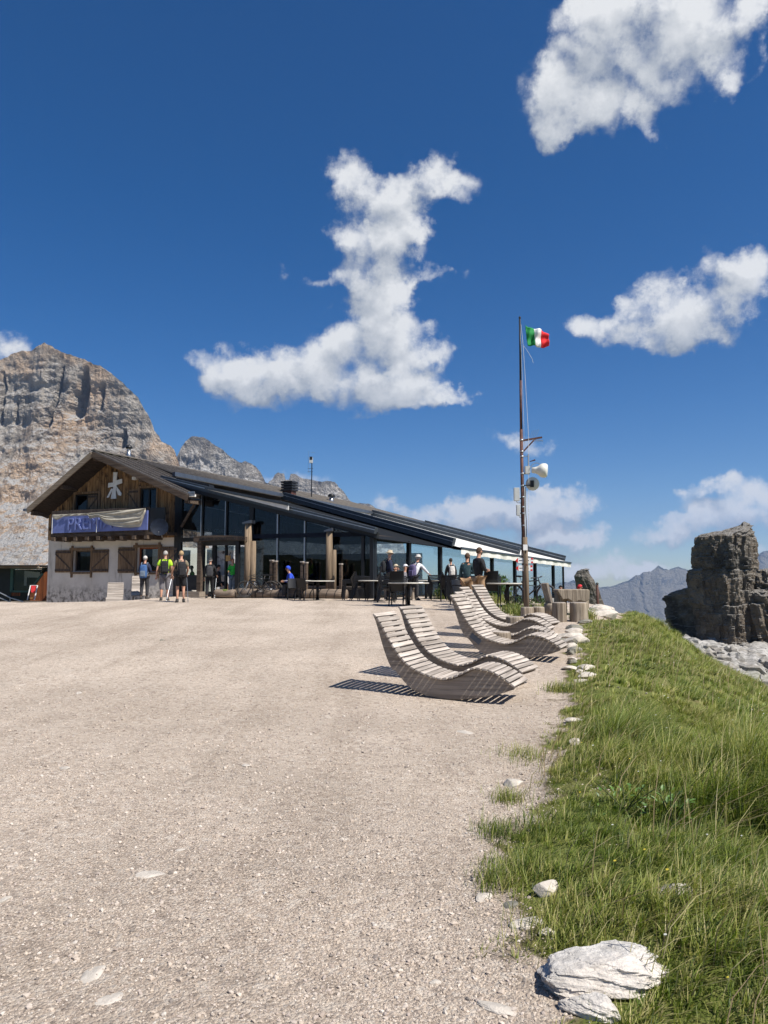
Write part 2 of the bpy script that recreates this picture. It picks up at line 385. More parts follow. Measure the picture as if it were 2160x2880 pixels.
def npmesh(name, V, Fq, mat, smooth_=False, loops=4, colors=None, floats=None):
    me = bpy.data.meshes.new(name); nf = len(Fq)
    me.vertices.add(len(V)); me.vertices.foreach_set('co', np.ascontiguousarray(V, dtype=np.float32).ravel())
    me.loops.add(nf * loops); me.loops.foreach_set('vertex_index', np.ascontiguousarray(Fq, dtype=np.int32).ravel())
    me.polygons.add(nf); me.polygons.foreach_set('loop_start', np.arange(nf, dtype=np.int32) * loops)
    me.polygons.foreach_set('use_smooth', np.full(nf, bool(smooth_)))
    me.materials.append(MATS[mat]); me.update(calc_edges=True)
    if colors is not None:
        a = me.attributes.new('tint', 'FLOAT_COLOR', 'POINT'); a.data.foreach_set('color', np.ascontiguousarray(colors, dtype=np.float32).ravel())
    for k, q in (floats or {}).items():
        a = me.attributes.new(k, 'FLOAT', 'POINT'); a.data.foreach_set('value', np.ascontiguousarray(q, dtype=np.float32).ravel())
    return me
# ================================================================== the ground
EDGE_Y = [1.5, 2.0, 2.5, 3.0, 3.5, 4.05, 5.45, 7.4, 9.5, 12.9, 18.7, 24, 40]
EDGE_X = [1.7, 1.25, .95, .66, .52, .58, .93, 1.62, 2.2, 3.15, 4.9, 7.4, 12.5]
def edge(y): return np.interp(y, EDGE_Y, EDGE_X)
def gz(x, y):
    x = np.asarray(x, float); y = np.asarray(y, float); r = np.hypot(x, y)
    z = np.interp(y, [-40, -6, 0, 8, 10, 12.3, 16, 21, 26, 34, 46, 62, 80, 110], [-6, -.3, 0, 0, .05, .19, .30, .45, .62, .60, .40, -.6, -3, -8])
    z = z - 1.5 * sstep(25.5, 33, y + .22 * (x + 12)) * sstep(-9.5, -15, x) - .05 * np.clip(-18 - x, 0, 60)
    e = (x - edge(y)) * .96
    tw = sstep(-3, 3, y)
    bank = np.where(e < 0, 0, np.where(e < 2.2, .10 * sstep(0, .6, e) - .36 * (np.clip(e, 0, 2.2) / 2.2) ** 2,
           -.26 - .55 * np.clip(e - 2.2, 0, 4) - .13 * np.clip(e - 6.2, 0, 60)))
    z = z + bank * (.4 + .6 * tw) - .85 * sstep(11, 21, y) * sstep(.5, 3.0, e)
    z = z - .42 * sstep(.265, .33, x / np.maximum(y, 1)) * sstep(15, 22, y)
    z = z - 2.2 * sstep(25, 40, y) * sstep(5.2, 8, x)
    scree = sstep(70, 105, y) * sstep(22, 40, x)
    z = z + scree * 8.0
    far = np.clip(r - 112, 0, None)
    z = np.where(r > 112, z * np.exp(-far / 60) - .36 * far * (1 - np.exp(-far / 60)), z)
    return np.maximum(z, -1200)
def gmask(x, y): # 1 where grass grows
    e = x - edge(y)
    n = fbm(x * 1.3, y * 1.3, 0, 4, 3) - .5; n2 = fbm(x * 4, y * 4, 0, 3, 9) - .5
    k = sstep(-.10, .42, e + n * 1.0 + n2 * .45)
    k = k * (1 - .35 * sstep(.62, .70, fbm(x * 1.7 + 4, y * 1.7, 0, 3, 29)) * sstep(2.2, .6, e))
    k = np.maximum(k, sstep(27, 30, y) * sstep(4.5, 7.5, x))
    k = np.where(y < 0, np.maximum(k, sstep(-8, -14, y)), k)
    k = np.maximum(k, sstep(-20, -26, x)); k = np.maximum(k, sstep(60, 72, y))
    return k
def gbump(x, y):
    e = x - edge(y); g = sstep(0, .8, e)
    r = np.hypot(x, y)
    return (fbm(x * .9, y * .9, 0, 4, 21) - .5) * .06 + g * (fbm(x * .8, y * .8, 0, 5, 31) - .45) * np.clip(.22 + .02 * r, 0, 1.6) * sstep(1, 4, r)
def G(x, y): return float(gz(x, y) + gbump(x, y))
def pos(u, D): # the point of the ground seen under column u at distance D
    x = (u - CU) / F * D
    for _ in range(4):
        z = G(x, D); el = math.atan2(z - EYE, D); up = math.tan(el - PITCH)
        x = (u - CU) / F * D / (CP - SP * up)
    return Vector((x, D, G(x, D)))
def gpix(u, v): # where the ray of a pixel meets the ground (near ground)
    d = ray(u, v); t = .5
    while t < 80:
        p = Vector((0, 0, EYE)) + d * t
        if p.z < gz(p.x, p.y): break
        t *= 1.004
    return Vector((p.x, p.y, G(p.x, p.y)))

def ground_mat():
    m, t, b = newmat('ground'); v = texco(t)
    ag = N(t, 'ShaderNodeAttribute', attribute_name='grass'); asr = N(t, 'ShaderNodeAttribute', attribute_name='scree')
    # gravel: pink-beige crushed dolomite, each stone its own shade
    vo = N(t, 'ShaderNodeTexVoronoi', feature='F1'); t.links.new(v, vo.inputs['Vector']); vo.inputs['Scale'].default_value = 62
    sp = N(t, 'ShaderNodeSeparateColor'); t.links.new(vo.outputs['Color'], sp.inputs[0])
    stones = N(t, 'ShaderNodeValToRGB'); t.links.new(sp.outputs[0], stones.inputs[0])
    e = stones.color_ramp.elements; e[0].position = 0; e[0].color = (.20, .165, .135, 1); e[1].position = 1; e[1].color = (.66, .595, .515, 1)
    x = e.new(.12); x.color = (.41, .34, .28, 1); x = e.new(.6); x.color = (.51, .437, .358, 1)
    big = smooth(t, noise(t, v, .55, 5, .6), .35, .65)
    fine = noise(t, v, 150, 3, .6)
    v2 = N(t, 'ShaderNodeTexVoronoi', feature='F1'); t.links.new(v, v2.inputs['Vector']); v2.inputs['Scale'].default_value = 21
    s2 = N(t, 'ShaderNodeSeparateColor'); t.links.new(v2.outputs['Color'], s2.inputs[0])
    base = mixrgb(t, .72, (.49, .418, .345), stones.outputs[0])
    base = mixrgb(t, wmath(t, 'MULTIPLY', smooth(t, s2.outputs[1], .80, .97), .5), base, (.27, .225, .19)); base = mixrgb(t, wmath(t, 'MULTIPLY', smooth(t, s2.outputs[2], .88, .97), .5), base, (.64, .585, .51))
    trk = smooth(t, noise(t, texco(t, (1.6, .12, 1), 'Object', (0, 0, .35)), 1.0, 4, .6), .45, .7)
    base = mixrgb(t, 1.0, base, mixrgb(t, trk, (1.0, 1.0, 1.0), (.86, .85, .84)), 'MULTIPLY')
    c = mixrgb(t, 1.0, base, mixrgb(t, big, (.91, .88, .85), (1.09, 1.065, 1.04)), 'MULTIPLY')
    c = mixrgb(t, smooth(t, fine, .62, .76), c, (.22, .185, .155))
    dust = smooth(t, noise(t, v, 1.7, 6, .65), .52, .72)
    c = mixrgb(t, wmath(t, 'MULTIPLY', dust, .45), c, (.50, .43, .355))
    # turf
    gn = smooth(t, noise(t, v, 2.5, 6, .7), .3, .7); gf = smooth(t, noise(t, v, 17, 6, .75), .35, .65)
    gc = mixrgb(t, gn, (.065, .098, .018), (.15, .175, .04)); gc = mixrgb(t, gf, gc, (.19, .20, .06))
    gc = mixrgb(t, smooth(t, noise(t, v, .35, 5, .6), .55, .72), gc, (.20, .17, .075))
    soil = mixrgb(t, gf, (.085, .06, .035), (.17, .13, .08))
    c2 = mixrgb(t, smooth(t, ag.outputs['Fac'], .3, .8), soil, gc)
    edgef = smooth(t, wmath(t, 'ADD', ag.outputs['Fac'], wmath(t, 'MULTIPLY', wmath(t, 'SUBTRACT', noise(t, v, 9, 5, .7), .5), .8)), .25, .6)
    c = mixrgb(t, edgef, c, c2)
    rk = mixrgb(t, smooth(t, noise(t, v, 1.2, 6, .7), .3, .7), (.16, .155, .14), (.46, .44, .41))
    c = mixrgb(t, asr.outputs['Fac'], c, rk)
    t.links.new(c, b.inputs['Base Color']); b.inputs['Roughness'].default_value = .97; b.inputs['Specular IOR Level'].default_value = .1
    h = wmath(t, 'ADD', wmath(t, 'MULTIPLY', wmath(t, 'SUBTRACT', 1, vo.outputs['Distance']), .8), wmath(t, 'MULTIPLY', noise(t, v, 120, 4, .7), .9))
    bump(t, b, h, 1.0, .016)
ground_mat()
def build_ground():
    th = np.concatenate([np.linspace(-42, 42, 430), np.linspace(42, 318, 120)[1:-1]]) * math.pi / 180
    rr = np.concatenate([[.05], np.geomspace(.6, 60, 270), np.geomspace(60, 10500, 64)[1:]])
    nt, nr = len(th), len(rr)
    TH, RR = np.meshgrid(th, rr); X = RR * np.sin(TH); Y = RR * np.cos(TH)
    Z = gz(X, Y) + gbump(X, Y)
    far = sstep(70, 140, RR); Z += far * (fbm(X * .02, Y * .02, 0, 4, 5) - .5) * 6
    idx = np.arange(nr * nt).reshape(nr, nt); nx = np.roll(idx, -1, 1)
    Fq = np.stack([idx[:-1], nx[:-1], nx[1:], idx[1:]], -1).reshape(-1, 4)
    scr = (sstep(68, 84, Y - .25 * (X - 30)) * sstep(20, 34, X) * sstep(200, 150, RR))
    scr = np.maximum(scr, sstep(300, 600, RR) * .8)
    me = npmesh('ground', np.stack([X, Y, Z], -1).reshape(-1, 3), Fq[:, ::-1], 'ground', True, floats={'grass': gmask(X, Y), 'scree': scr})
    tag(link('ground', me), kind='structure')
build_ground()

# ================================================================== mountains
def ridge(name, pts, D, zfoot, df, mat, amp, fx, fz, n=240, m=110, seed=0, steep=2.2, db=None, jag=0.0, feat=None):
    pts = sorted(pts); P = np.array(pts, float)
    u = np.linspace(P[0, 0], P[-1, 0], n); v = np.interp(u, P[:, 0], P[:, 1])
    if jag: v = v + (fbm(u * .11, 0, seed, 4, seed) - .5) * jag
    dv = np.array([ray(a, b) for a, b in zip(u, v)]); tt = D / dv[:, 1]
    cx, cz = dv[:, 0] * tt, EYE + dv[:, 2] * tt
    t = np.linspace(0, 1, m)[:, None]
    H = cz - zfoot
    z = zfoot + H[None, :] * t ** .92
    y = D - df * (1 - t) ** steep + 0 * H[None, :]
    x = np.broadcast_to(cx[None, :], z.shape).copy()
    x *= (y / D)
    # joints and ledges: vertical fissures, horizontal strata, big buttresses
    k = sstep(0, .12, t) * (1 - .55 * sstep(.86, 1, t))
    big = fbm(x * fx * .35, z * fz * .25, seed, 3, seed + 1, ridged=True) - .5
    ver = fbm(x * fx * 1.6, z * fz * .28, seed, 4, seed + 2, ridged=True) - .5
    st = fbm(x * fx * .25, z * fz * 3.2, seed, 3, seed + 3) - .5
    fi = fbm(x * fx * 6, z * fz * 6, seed, 4, seed + 4, .6) - .5
    d = amp * (1.5 * big + .75 * ver + .55 * st + .45 * fi) * k
    if feat is not None: d = d + feat(x, z) * k
    y2 = y - d; x2 = x + amp * .35 * fi * k
    bk = np.linspace(0, 1, 14)[1:, None]; db = db or df
    yb = D + db * bk + 0 * H[None, :]; zb = zfoot + H[None, :] * (1 - bk) ** .8; xb = np.broadcast_to(cx[None, :], yb.shape) * (yb / D) ** .3
    yb[0] -= d[-1] * 0
    X = np.vstack([x2, xb]); Y = np.vstack([y2, yb]); Z = np.vstack([z, zb])
    nr, nc = X.shape; idx = np.arange(nr * nc).reshape(nr, nc)
    Fq = np.stack([idx[:-1, :-1], idx[:-1, 1:], idx[1:, 1:], idx[1:, :-1]], -1).reshape(-1, 4)
    # closed ends
    me = npmesh(name, np.stack([X, Y, Z], -1).reshape(-1, 3), Fq, mat, False)
    return tag(link(name, me), kind='structure')
TOF = [(-900,1500),(-600,1330),(-380,1180),(-200,1090),(-90,1035),(0,1011),(30,993),(57,985),(87,985),(105,975),(127,965),(145,973),(172,990),(199,999),(220,1005),(241,1012),(256,1020),(283,1030),(304,1044),(325,1060),
       (347,1079),(368,1097),(389,1118),(404,1145),(419,1166),(432,1196),(436,1213),(449,1229),(453,1243),(479,1252),(494,1268),(501,1290),(512,1330),(540,1420),(580,1520),(620,1600)]
def tofana_feat(x, z): # the two dark gullies of the south face and the pale ledge between them
    D = 1400
    def uz(u, v): p = at(u, v, D); return p.x, p.z
    r = 0
    for (u0, v0, u1, v1, w, dep) in ((178, 1040, 142, 1195, 4.5, 34), (240, 1040, 212, 1165, 15, 46), (292, 1080, 278, 1150, 5, 18), (352, 1210, 348, 1260, 9, 26), (48, 1130, 44, 1190, 5, 14), (8, 1050, 0, 1190, 6, 18)):
        (x0, z0), (x1, z1) = uz(u0, v0), uz(u1, v1); s = np.clip((z0 - z) / (z0 - z1), -.3, 1.3)
        c = x0 + (x1 - x0) * s; ww = w * (.45 + .8 * np.clip(s, 0, 1)) * D / F
        r = r - dep * np.exp(-((x - c) / ww) ** 2) * sstep(-.12, .1, s) * sstep(1.15, .95, s)
    return r
ridge('mountain', TOF, 1400, -120, 420, 'cliff', 34, .012, .012, 480, 330, 3, 3.0, jag=5, feat=tofana_feat)
ridge('mountain', [(380,1560),(440,1400),(480,1310),(497,1287),(510,1262),(524,1241),(542,1228),(573,1230),(603,1250),(627,1268),(657,1290),(681,1305),(693,1300),(705,1305),(723,1314),(735,1332),(747,1356),(790,1372),(850,1400),(950,1500),(1010,1600)],
      2100, -150, 500, 'cliff_grey', 52, .009, .008, 300, 220, 11, 2.4, jag=5)
ridge('mountain', [(640,1500),(740,1375),(759,1356),(768,1350),(775,1335),(784,1330),(800,1334),(804,1352),(815,1350),(819,1333),(832,1335),(844,1344),(874,1350),(904,1356),(928,1353),(940,1356),(958,1374),(976,1398),(995,1420),(1030,1500),(1060,1600)],
      2500, -150, 420, 'cliff_grey', 44, .009, .009, 280, 160, 17, 2.4, jag=4)
ridge('mountain', [(900,1600),(960,1440),(993,1417),(1011,1415),(1038,1418),(1051,1424),(1062,1436),(1073,1442),(1088,1440),(1098,1444),(1106,1465),(1130,1520),(1160,1610)],
      2900, -150, 420, 'cliff_grey', 40, .009, .009, 160, 120, 23, 2.4, jag=4)
ridge('mountain', [(1380,1660),(1480,1650),(1567,1642),(1582,1637),(1600,1639),(1612,1632),(1640,1650),(1690,1650),(1715,1650),(1741,1640),(1762,1631),(1781,1619),(1795,1619),(1802,1610),(1824,1606),(1849,1590),(1867,1601),(1882,1601),(1907,1592),(1929,1604),(1950,1617),(2000,1632),(2080,1600),(2110,1575),(2130,1556),(2146,1549),(2160,1552),(2210,1540),(2300,1560),(2460,1610),(2700,1640)],
      7000, -900, 2600, 'cliff_far', 230, .0016, .0022, 420, 150, 29, 1.5, jag=7)
# the wooded ridge behind the viewer that the windows mirror
def forest_ridge():
    m, t, b = newmat('forest'); v = texco(t)
    c = mixrgb(t, smooth(t, noise(t, v, .05, 8, .75), .35, .65), (.012, .02, .01), (.05, .055, .022))
    t.links.new(c, b.inputs['Base Color']); b.inputs['Roughness'].default_value = 1
    n, k = 160, 16; a = np.linspace(R(150), R(300), n)
    hh = (4 + 13 * fbm(a * 5, 0, 0, 4, 71) + 7 * fbm(a * 120, 0, 0, 3, 72)) * sstep(R(150), R(170), a) * sstep(R(300), R(280), a)
    t_ = np.linspace(0, 1, k)[:, None]; r_ = 420 + 260 * t_
    X = r_ * np.sin(a)[None, :]; Y = r_ * np.cos(a)[None, :]; Z = -80 + (80 + hh)[None, :] * np.sin(t_ * math.pi * .72) / math.sin(math.pi * .72) ** .1
    idx = np.arange(n * k).reshape(k, n)
    Fq = np.stack([idx[:-1, :-1], idx[:-1, 1:], idx[1:, 1:], idx[1:, :-1]], -1).reshape(-1, 4)
    tag(link('hill', npmesh('hill', np.stack([X, Y, Z], -1).reshape(-1, 3), Fq, 'forest', True)), kind='structure')
forest_ridge()

# ================================================================== rock towers (stacked beds of dolomite)
def tower(levels, D, depth, seed, amp, nring=150, nz=150):
    L = sorted(levels, key=lambda q: -q[0])           # (v, u_left, u_right), bottom first
    v = np.linspace(L[0][0], L[-1][0], nz); lv = [q[0] for q in L][::-1]
    ul = np.interp(v, lv, [q[1] for q in L][::-1]); ur = np.interp(v, lv, [q[2] for q in L][::-1])
    pl = np.array([at(a, b, D) for a, b in zip(ul, v)]); pr = np.array([at(a, b, D) for a, b in zip(ur, v)])
    z = pl[:, 2]; cx = (pl[:, 0] + pr[:, 0]) / 2; hx = (pr[:, 0] - pl[:, 0]) / 2
    az = math.atan2(cx.mean(), D); rot = az + R(26); hx = hx * math.cos(az)
    hd0 = np.minimum(depth, hx * .7); hx = np.maximum((hx - hd0 * math.sin(R(26))) / math.cos(R(26)), hx * .35)
    a = np.linspace(0, 2 * math.pi, nring, endpoint=False)
    ca, sa = np.cos(a), np.sin(a); q = 1 / (np.abs(ca) ** 5 + np.abs(sa) ** 5) ** (1 / 5)
    lx, ly = hx[:, None] * (ca * q)[None, :], hd0[:, None] * (sa * q)[None, :]
    X = cx[:, None] + lx * math.cos(rot) + ly * math.sin(rot); Y = D - lx * math.sin(rot) + ly * math.cos(rot); Z = np.broadcast_to(z[:, None], X.shape).copy()
    # plan rotated so that the long face looks left of the camera
    per = np.arange(nring) / nring * 2
    st = np.floor(Z * .75 + 1.2 * fbm(X * .08, Y * .08, 0, 2, seed)) 
    bed = _h(st.astype(np.int64), np.full(st.shape, seed, np.int64), np.zeros(st.shape, np.int64), 5) - .5
    crack = fbm(X * .9 + 5, Y * .9, Z * .16, 4, seed + 2, ridged=True) - .55
    det = fbm(X * 1.6, Y * 1.6, Z * 1.6, 4, seed + 4, .6) - .5
    ro = fbm(X * .22, Y * .22, Z * .22, 3, seed + 6) - .5
    ver_ = fbm(X * .5 + 9, Y * .5, Z * .07, 3, seed + 8, ridged=True) - .6
    def cells(w, h, sd):
        jz = np.floor(Z / h + .8 * fbm(X * .15, Y * .15, Z * .15, 2, sd)).astype(np.int64); jx = np.floor((lx + .8 * ly) / w + .37 * (jz % 5) + .7 * fbm(X * .3, Y * .3, Z * .3, 2, sd + 1)).astype(np.int64)
        return _h(jx, jz, np.full(jx.shape, sd, np.int64), 3) - .5
    d = amp * (.3 * bed + .6 * crack + .7 * det + .6 * ro + 1.2 * np.minimum(ver_, .12) + 1.4 * cells(1.7, 5.0, seed + 20) + .8 * cells(.7, 1.6, seed + 30) + .4 * cells(.35, .5, seed + 40))
    n1, n2 = np.sign(ca) * np.abs(ca) ** 3, np.sign(sa) * np.abs(sa) ** 3; ln_ = np.hypot(n1, n2); n1, n2 = n1 / ln_, n2 / ln_
    nxn, nyn = n1 * math.cos(rot) + n2 * math.sin(rot), -n1 * math.sin(rot) + n2 * math.cos(rot)
    X = X + d * nxn[None, :]; Y = Y + d * nyn[None, :]; Z = Z + amp * .25 * det
    idx = np.arange(nz * nring).reshape(nz, nring); nx = np.roll(idx, -1, 1)
    Fq = np.stack([idx[:-1], nx[:-1], nx[1:], idx[1:]], -1).reshape(-1, 4)
    V = np.stack([X, Y, Z], -1).reshape(-1, 3)
    # top: rings shrinking to the middle
    top = V[-nring:]; c = top.mean(0); o = len(V); rings = [top]
    for s_ in (.8, .55, .3, .02):
        rg = c + (top - c) * s_; rg[:, 2] = c[2] + (top[:, 2] - c[2]) * s_ + amp * .9 * (1 - s_) * .5 + amp * .5 * (fbm(rg[:, 0] * .8, rg[:, 1] * .8, 0, 3, seed) - .5); rings.append(rg)
    for i in range(1, 5):
        V = np.vstack([V, rings[i]]); b0 = idx[-1] if i == 1 else o + (i - 2) * nring + np.arange(nring); b1 = o + (i - 1) * nring + np.arange(nring)
        Fq = np.vstack([Fq, np.stack([b0, np.roll(b0, -1), np.roll(b1, -1), b1], -1)])
    return V, Fq
def tower_obj(parts, label):
    Vs, Fs, o = [], [], 0
    for p in parts:
        V, Fq = tower(*p); Vs.append(V); Fs.append(Fq + o); o += len(V)
    me = npmesh('rock_tower', np.vstack(Vs), np.vstack(Fs), 'tower')
    return tag(link('rock_tower', me), label, 'rock tower')
tower_obj([([(1860,1950,2150),(1700,1932,2142),(1640,1928,2140),(1605,1932,2139),(1600,1942,2136),(1560,1942,2132),(1540,1946,2130),(1510,1953,2127),(1505,1960,2126),(1492,2020,2124),(1480,2060,2118),(1473,2080,2105),(1470,2088,2098)], 108, 5, 41, .5, 240, 210),
           ([(1900,1866,2330),(1790,1860,2320),(1740,1850,2300),(1700,1848,2290),(1672,1846,2280),(1662,1872,2260),(1655,1900,2240)], 112, 6, 43, .7, 240, 110),
           ([(1800,2080,2280),(1700,2085,2260),(1640,2100,2240),(1612,2120,2215),(1604,2132,2190)], 106, 4, 47, .6, 150, 90)],
          'huge dark flat-topped rock tower standing beyond the grassy slope')
tower_obj([([(1800,1610,1745),(1715,1614,1712),(1690,1616,1703),(1660,1618,1692),(1640,1616,1680),(1622,1614,1668),(1612,1620,1660),(1605,1624,1658),(1600,1644,1654)], 74, 3, 53, .17, 170, 140)],
          'small jagged rock pinnacle rising behind the log table')
def rocks_field(name, spots, mat, seed, label=None):
    # one mesh of many angular stones too many to count
    bm = bmesh.new(); bmesh.ops.create_icosphere(bm, subdivisions=1, radius=1)
    B = np.array([v.co[:] for v in bm.verts]); T = np.array([[v.index for v in f.verts] for f in bm.faces]); bm.free()
    n = len(spots); r = np.random.default_rng(seed)
    J = 1 + .35 * (r.random((n, len(B), 1)) - .5) * 2
    S = spots[:, 3:4] * (.6 + .8 * r.random((n, 3))); S[:, 2] *= .7
    V = B[None] * J * S[:, None, :]
    a = r.random(n) * 6.28; c, s_ = np.cos(a), np.sin(a)
    X = V[..., 0] * c[:, None] - V[..., 1] * s_[:, None]; Y = V[..., 0] * s_[:, None] + V[..., 1] * c[:, None]
    V = np.stack([X, Y, V[..., 2]], -1) + spots[:, None, :3]
    Fq = (T[None] + (np.arange(n) * len(B))[:, None, None]).reshape(-1, 3)
    me = npmesh(name, V.reshape(-1, 3), Fq, mat, False, 3)
    return tag(link(name, me), label, 'rocks' if label else None, kind='stuff')
def scree():
    r = np.random.default_rng(5); n = 5200
    y = 66 + 44 * r.random(n); x = 22 + 38 * r.random(n)
    k = (y - .25 * (x - 30) > 69 + 6 * r.random(n)); x, y = x[k], y[k]
    s = .12 + .55 * r.random(len(x)) ** 4 * 1.6
    rocks_field('scree', np.stack([x, y, gz(x, y) + gbump(x, y) + .1 * s, s], -1), 'scree_rock', 6, 'field of pale boulders at the foot of the big rock tower')
scree()
# ================================================================== the mountain hut
TH = R(22); EX = Vector((math.cos(TH), -math.sin(TH), 0)); EY = Vector((math.sin(TH), math.cos(TH), 0))
O = Vector((at(490, 1640, 34.5).x, 34.5, 0))
def fac(u, v, yo=0.0): # where a sight line meets the plane parallel to the front, yo behind it -> (s, z)
    d = ray(u, v); c = Vector((0, 0, EYE)); t = (yo - (c - O).dot(EY)) / d.dot(EY); p = c + d * t
    return (p - O).dot(EX), p.z
def loc(p): q = Vector(p) - O; return Vector((q.dot(EX), q.dot(EY), p[2]))
def hut_thing(name, label, cat, group=None): return thing(name, O, -TH, label, cat, group)
def text_mesh(s, size, depth, name, mat):
    cu = bpy.data.curves.new(name, 'FONT'); cu.body = s; cu.size = size; cu.extrude = depth; cu.align_x = 'LEFT'
    o = bpy.data.objects.new(name, cu); col.objects.link(o)
    bpy.context.view_layer.update()
    me = bpy.data.meshes.new_from_object(o.evaluated_get(bpy.context.evaluated_depsgraph_get()))
    bpy.data.objects.remove(o); me.materials.clear(); me.materials.append(MATS[mat]); me.name = name
    return me
hut = hut_thing('mountain_hut', 'two-storey alpine hut of white plaster and brown boards under a dark metal roof', 'house')
W = 7.7
peak = fac(261, 1269, -1.1); rend = fac(528, 1391, -1.1); lend = fac(81, 1429, -1.1)
YS = 1.2
LA = Vector((fac(492, 1335, YS)[0], YS, fac(492, 1335, YS)[1])); LB = loc(at(1195, 1471, 53))
RA = Vector((peak[0], -1.1, peak[1])); RB = loc(at(985, 1415, 50))
EA = loc(at(1058, 1497, 30.4)); EB = loc(at(1590, 1574, 50))
def ridge_at(y): return RA + (RB - RA) * ((y - RA.y) / (RB.y - RA.y))
srR = (rend[1] - peak[1]) / (rend[0] - peak[0]); slL = (lend[1] - peak[1]) / (lend[0] - peak[0])
def roofz(s, zoff=0): # underside of the front gable roof over the front wall
    return (peak[1] + (s - peak[0]) * (srR if s > peak[0] else slL)) - .28 + zoff
PZ = 3.34; YW = 0.0
# plaster ground floor with window openings left free
win_px = [((207, 1548), (255, 1607)), ((387, 1540), (445, 1608))]
wins = [(fac(*a), fac(*b)) for a, b in win_px]
def wall_with_holes(name, s0, s1, z0, z1, holes, y0, y1, mat, parent):
    m = MB(); xs = s0
    for (hs0, hs1, hz0, hz1) in sorted(holes):
        m.span((xs, y0, z0), (hs0, y1, z1)); m.span((hs0, y0, z0), (hs1, y1, hz0)); m.span((hs0, y0, hz1), (hs1, y1, z1)); xs = hs1
    m.span((xs, y0, z0), (s1, y1, z1))
    return m.obj(name, mat, parent)
holes = [(a[0], b[0], b[1], a[1]) for a, b in wins]
wall_with_holes('wall', -W, 0, -.9, PZ, holes, 0, .4, 'plaster', hut)
MB().span((-W, .4, -.9), (-W + .4, 14, PZ)).obj('wall', 'plaster', hut)
# upper storey: vertical boards, each its own
up_px = [((214, 1391), (278, 1442)), ((397, 1374), (441, 1437))]
ups = [(fac(*a), fac(*b)) for a, b in up_px]
uh = [(a[0], b[0], b[1], a[1]) for a, b in ups]
m = MB(); m.prism([(-W - .02, PZ), (.02, PZ), (.02, roofz(0)), (peak[0], roofz(peak[0])), (-W - .02, roofz(-W))], .1, .3); m.obj('wall', 'board_dark', hut)
s = -W - .05; k = 0
while s < .02:
    w = .155 + .05 * random.random(); e = min(s + w, .05); mid = (s + e) / 2
    z1 = min(roofz(s), roofz(e)); segs = [(PZ - .03, z1)]
    for (a, b, c, d) in uh:
        if e > a and s < b: segs = [(PZ - .03, c), (d, z1)]
    for (za, zb) in segs:
        if zb - za < .05: continue
        dy = .012 * random.random() + (.022 if k % 2 else 0)
        MB().span((s + .004, -.02 - dy, za), (e - .004, .085, zb)).obj('board', 'board', hut)
    s = e; k += 1
MB().span((-.02, -.06, .3), (.2, .3, LA.z - .6)).obj('corner_post', 'black', hut)
def window(parent, s0, s1, z0, z1, y, panes=2, fm='board_dark', depth=.16, gm='glass'):
    w = MB().span((s0, y + depth, z0), (s1, y + depth + .02, z1)).obj('window', gm, parent)
    f = MB(); t = .07
    f.span((s0, y + depth - .05, z0), (s0 + t, y + depth - .003, z1)); f.span((s1 - t, y + depth - .05, z0), (s1, y + depth - .003, z1))
    f.span((s0 + t, y + depth - .05, z0), (s1 - t, y + depth - .003, z0 + t)); f.span((s0 + t, y + depth - .05, z1 - t), (s1 - t, y + depth - .003, z1))
    for i in range(1, panes):
        q = s0 + (s1 - s0) * i / panes; f.span((q - .035, y + depth - .05, z0 + t), (q + .035, y + depth - .003, z1 - t))
    f.obj('frame', fm, w)
    MB().span((s0 + .1, y + depth + .25, z0), (s0 + .1 + (s1 - s0) * .32, y + depth + .27, z1 - .05)).obj('curtain', 'paper', w)
    return w
def shutter(parent, s0, s1, z0, z1, y, flip=False):
    n = 4; st = None
    base = MB().span((s0, y - .015, z0), (s1, y - .003, z1)).obj('shutter', 'board_dark', parent)
    for i in range(n):
        a = s0 + (s1 - s0) * i / n; b = s0 + (s1 - s0) * (i + 1) / n
        MB().span((a + .004, y - .045, z0), (b - .004, y - .018, z1)).obj('plank', 'shutter_wood', base)
    for q in (.1, .9):
        zz = z0 + (z1 - z0) * q; MB().span((s0 + .01, y - .07, zz - .05), (s1 - .01, y - .047, zz + .05)).obj('batten', 'board_dark', base)
    za, zb = z0 + (z1 - z0) * .16, z0 + (z1 - z0) * .84
    p, q = ((s1, za), (s0, zb)) if not flip else ((s0, za), (s1, zb))
    MB().bar((p[0], y - .059, p[1]), (q[0], y - .059, q[1]), .022, .06).obj('brace', 'board_dark', base)
    return base
for i, (a, b) in enumerate(wins):
    s0, s1, z0, z1 = a[0], b[0], b[1], a[1]
    window(hut, s0, s1, z0, z1, 0, 1, 'redboard' if i else 'board_dark', .2)
    f = MB(); t = .10
    f.span((s0 - t, -.06, z0 - .3), (s0, .02, z1 + .22)); f.span((s1, -.06, z0 - .3), (s1 + t, .02, z1 + .22))
    f.span((s0 - t - .1, -.075, z1), (s1 + t + .1, .015, z1 + .12)); f.span((s0 - t, -.09, z0 - .12), (s1 + t, .015, z0 - .02))
    f.obj('window_surround', 'shutter_wood', hut)
    w = .95
    shutter(hut, s0 - t - w - .05, s0 - t - .02, z0 - .05, z1 + .02, -.012)
    shutter(hut, s1 + t + .02, s1 + t + w + .05, z0 - .05, z1 + .02, -.012, True)
for i, (a, b) in enumerate(ups):
    s0, s1, z0, z1 = a[0], b[0], b[1], a[1]
    window(hut, s0, s1, z0, z1, 0, 2, 'black', .05)
    f = MB(); f.span((s0 - .1, -.09, z0), (s0 - .003, .05, z1 + .1)); f.span((s1 + .003, -.09, z0), (s1 + .1, .05, z1 + .1)); f.span((s0 - .003, -.09, z1 + .003), (s1 + .003, .05, z1 + .1)); f.obj('window_surround', 'shutter_wood', hut)
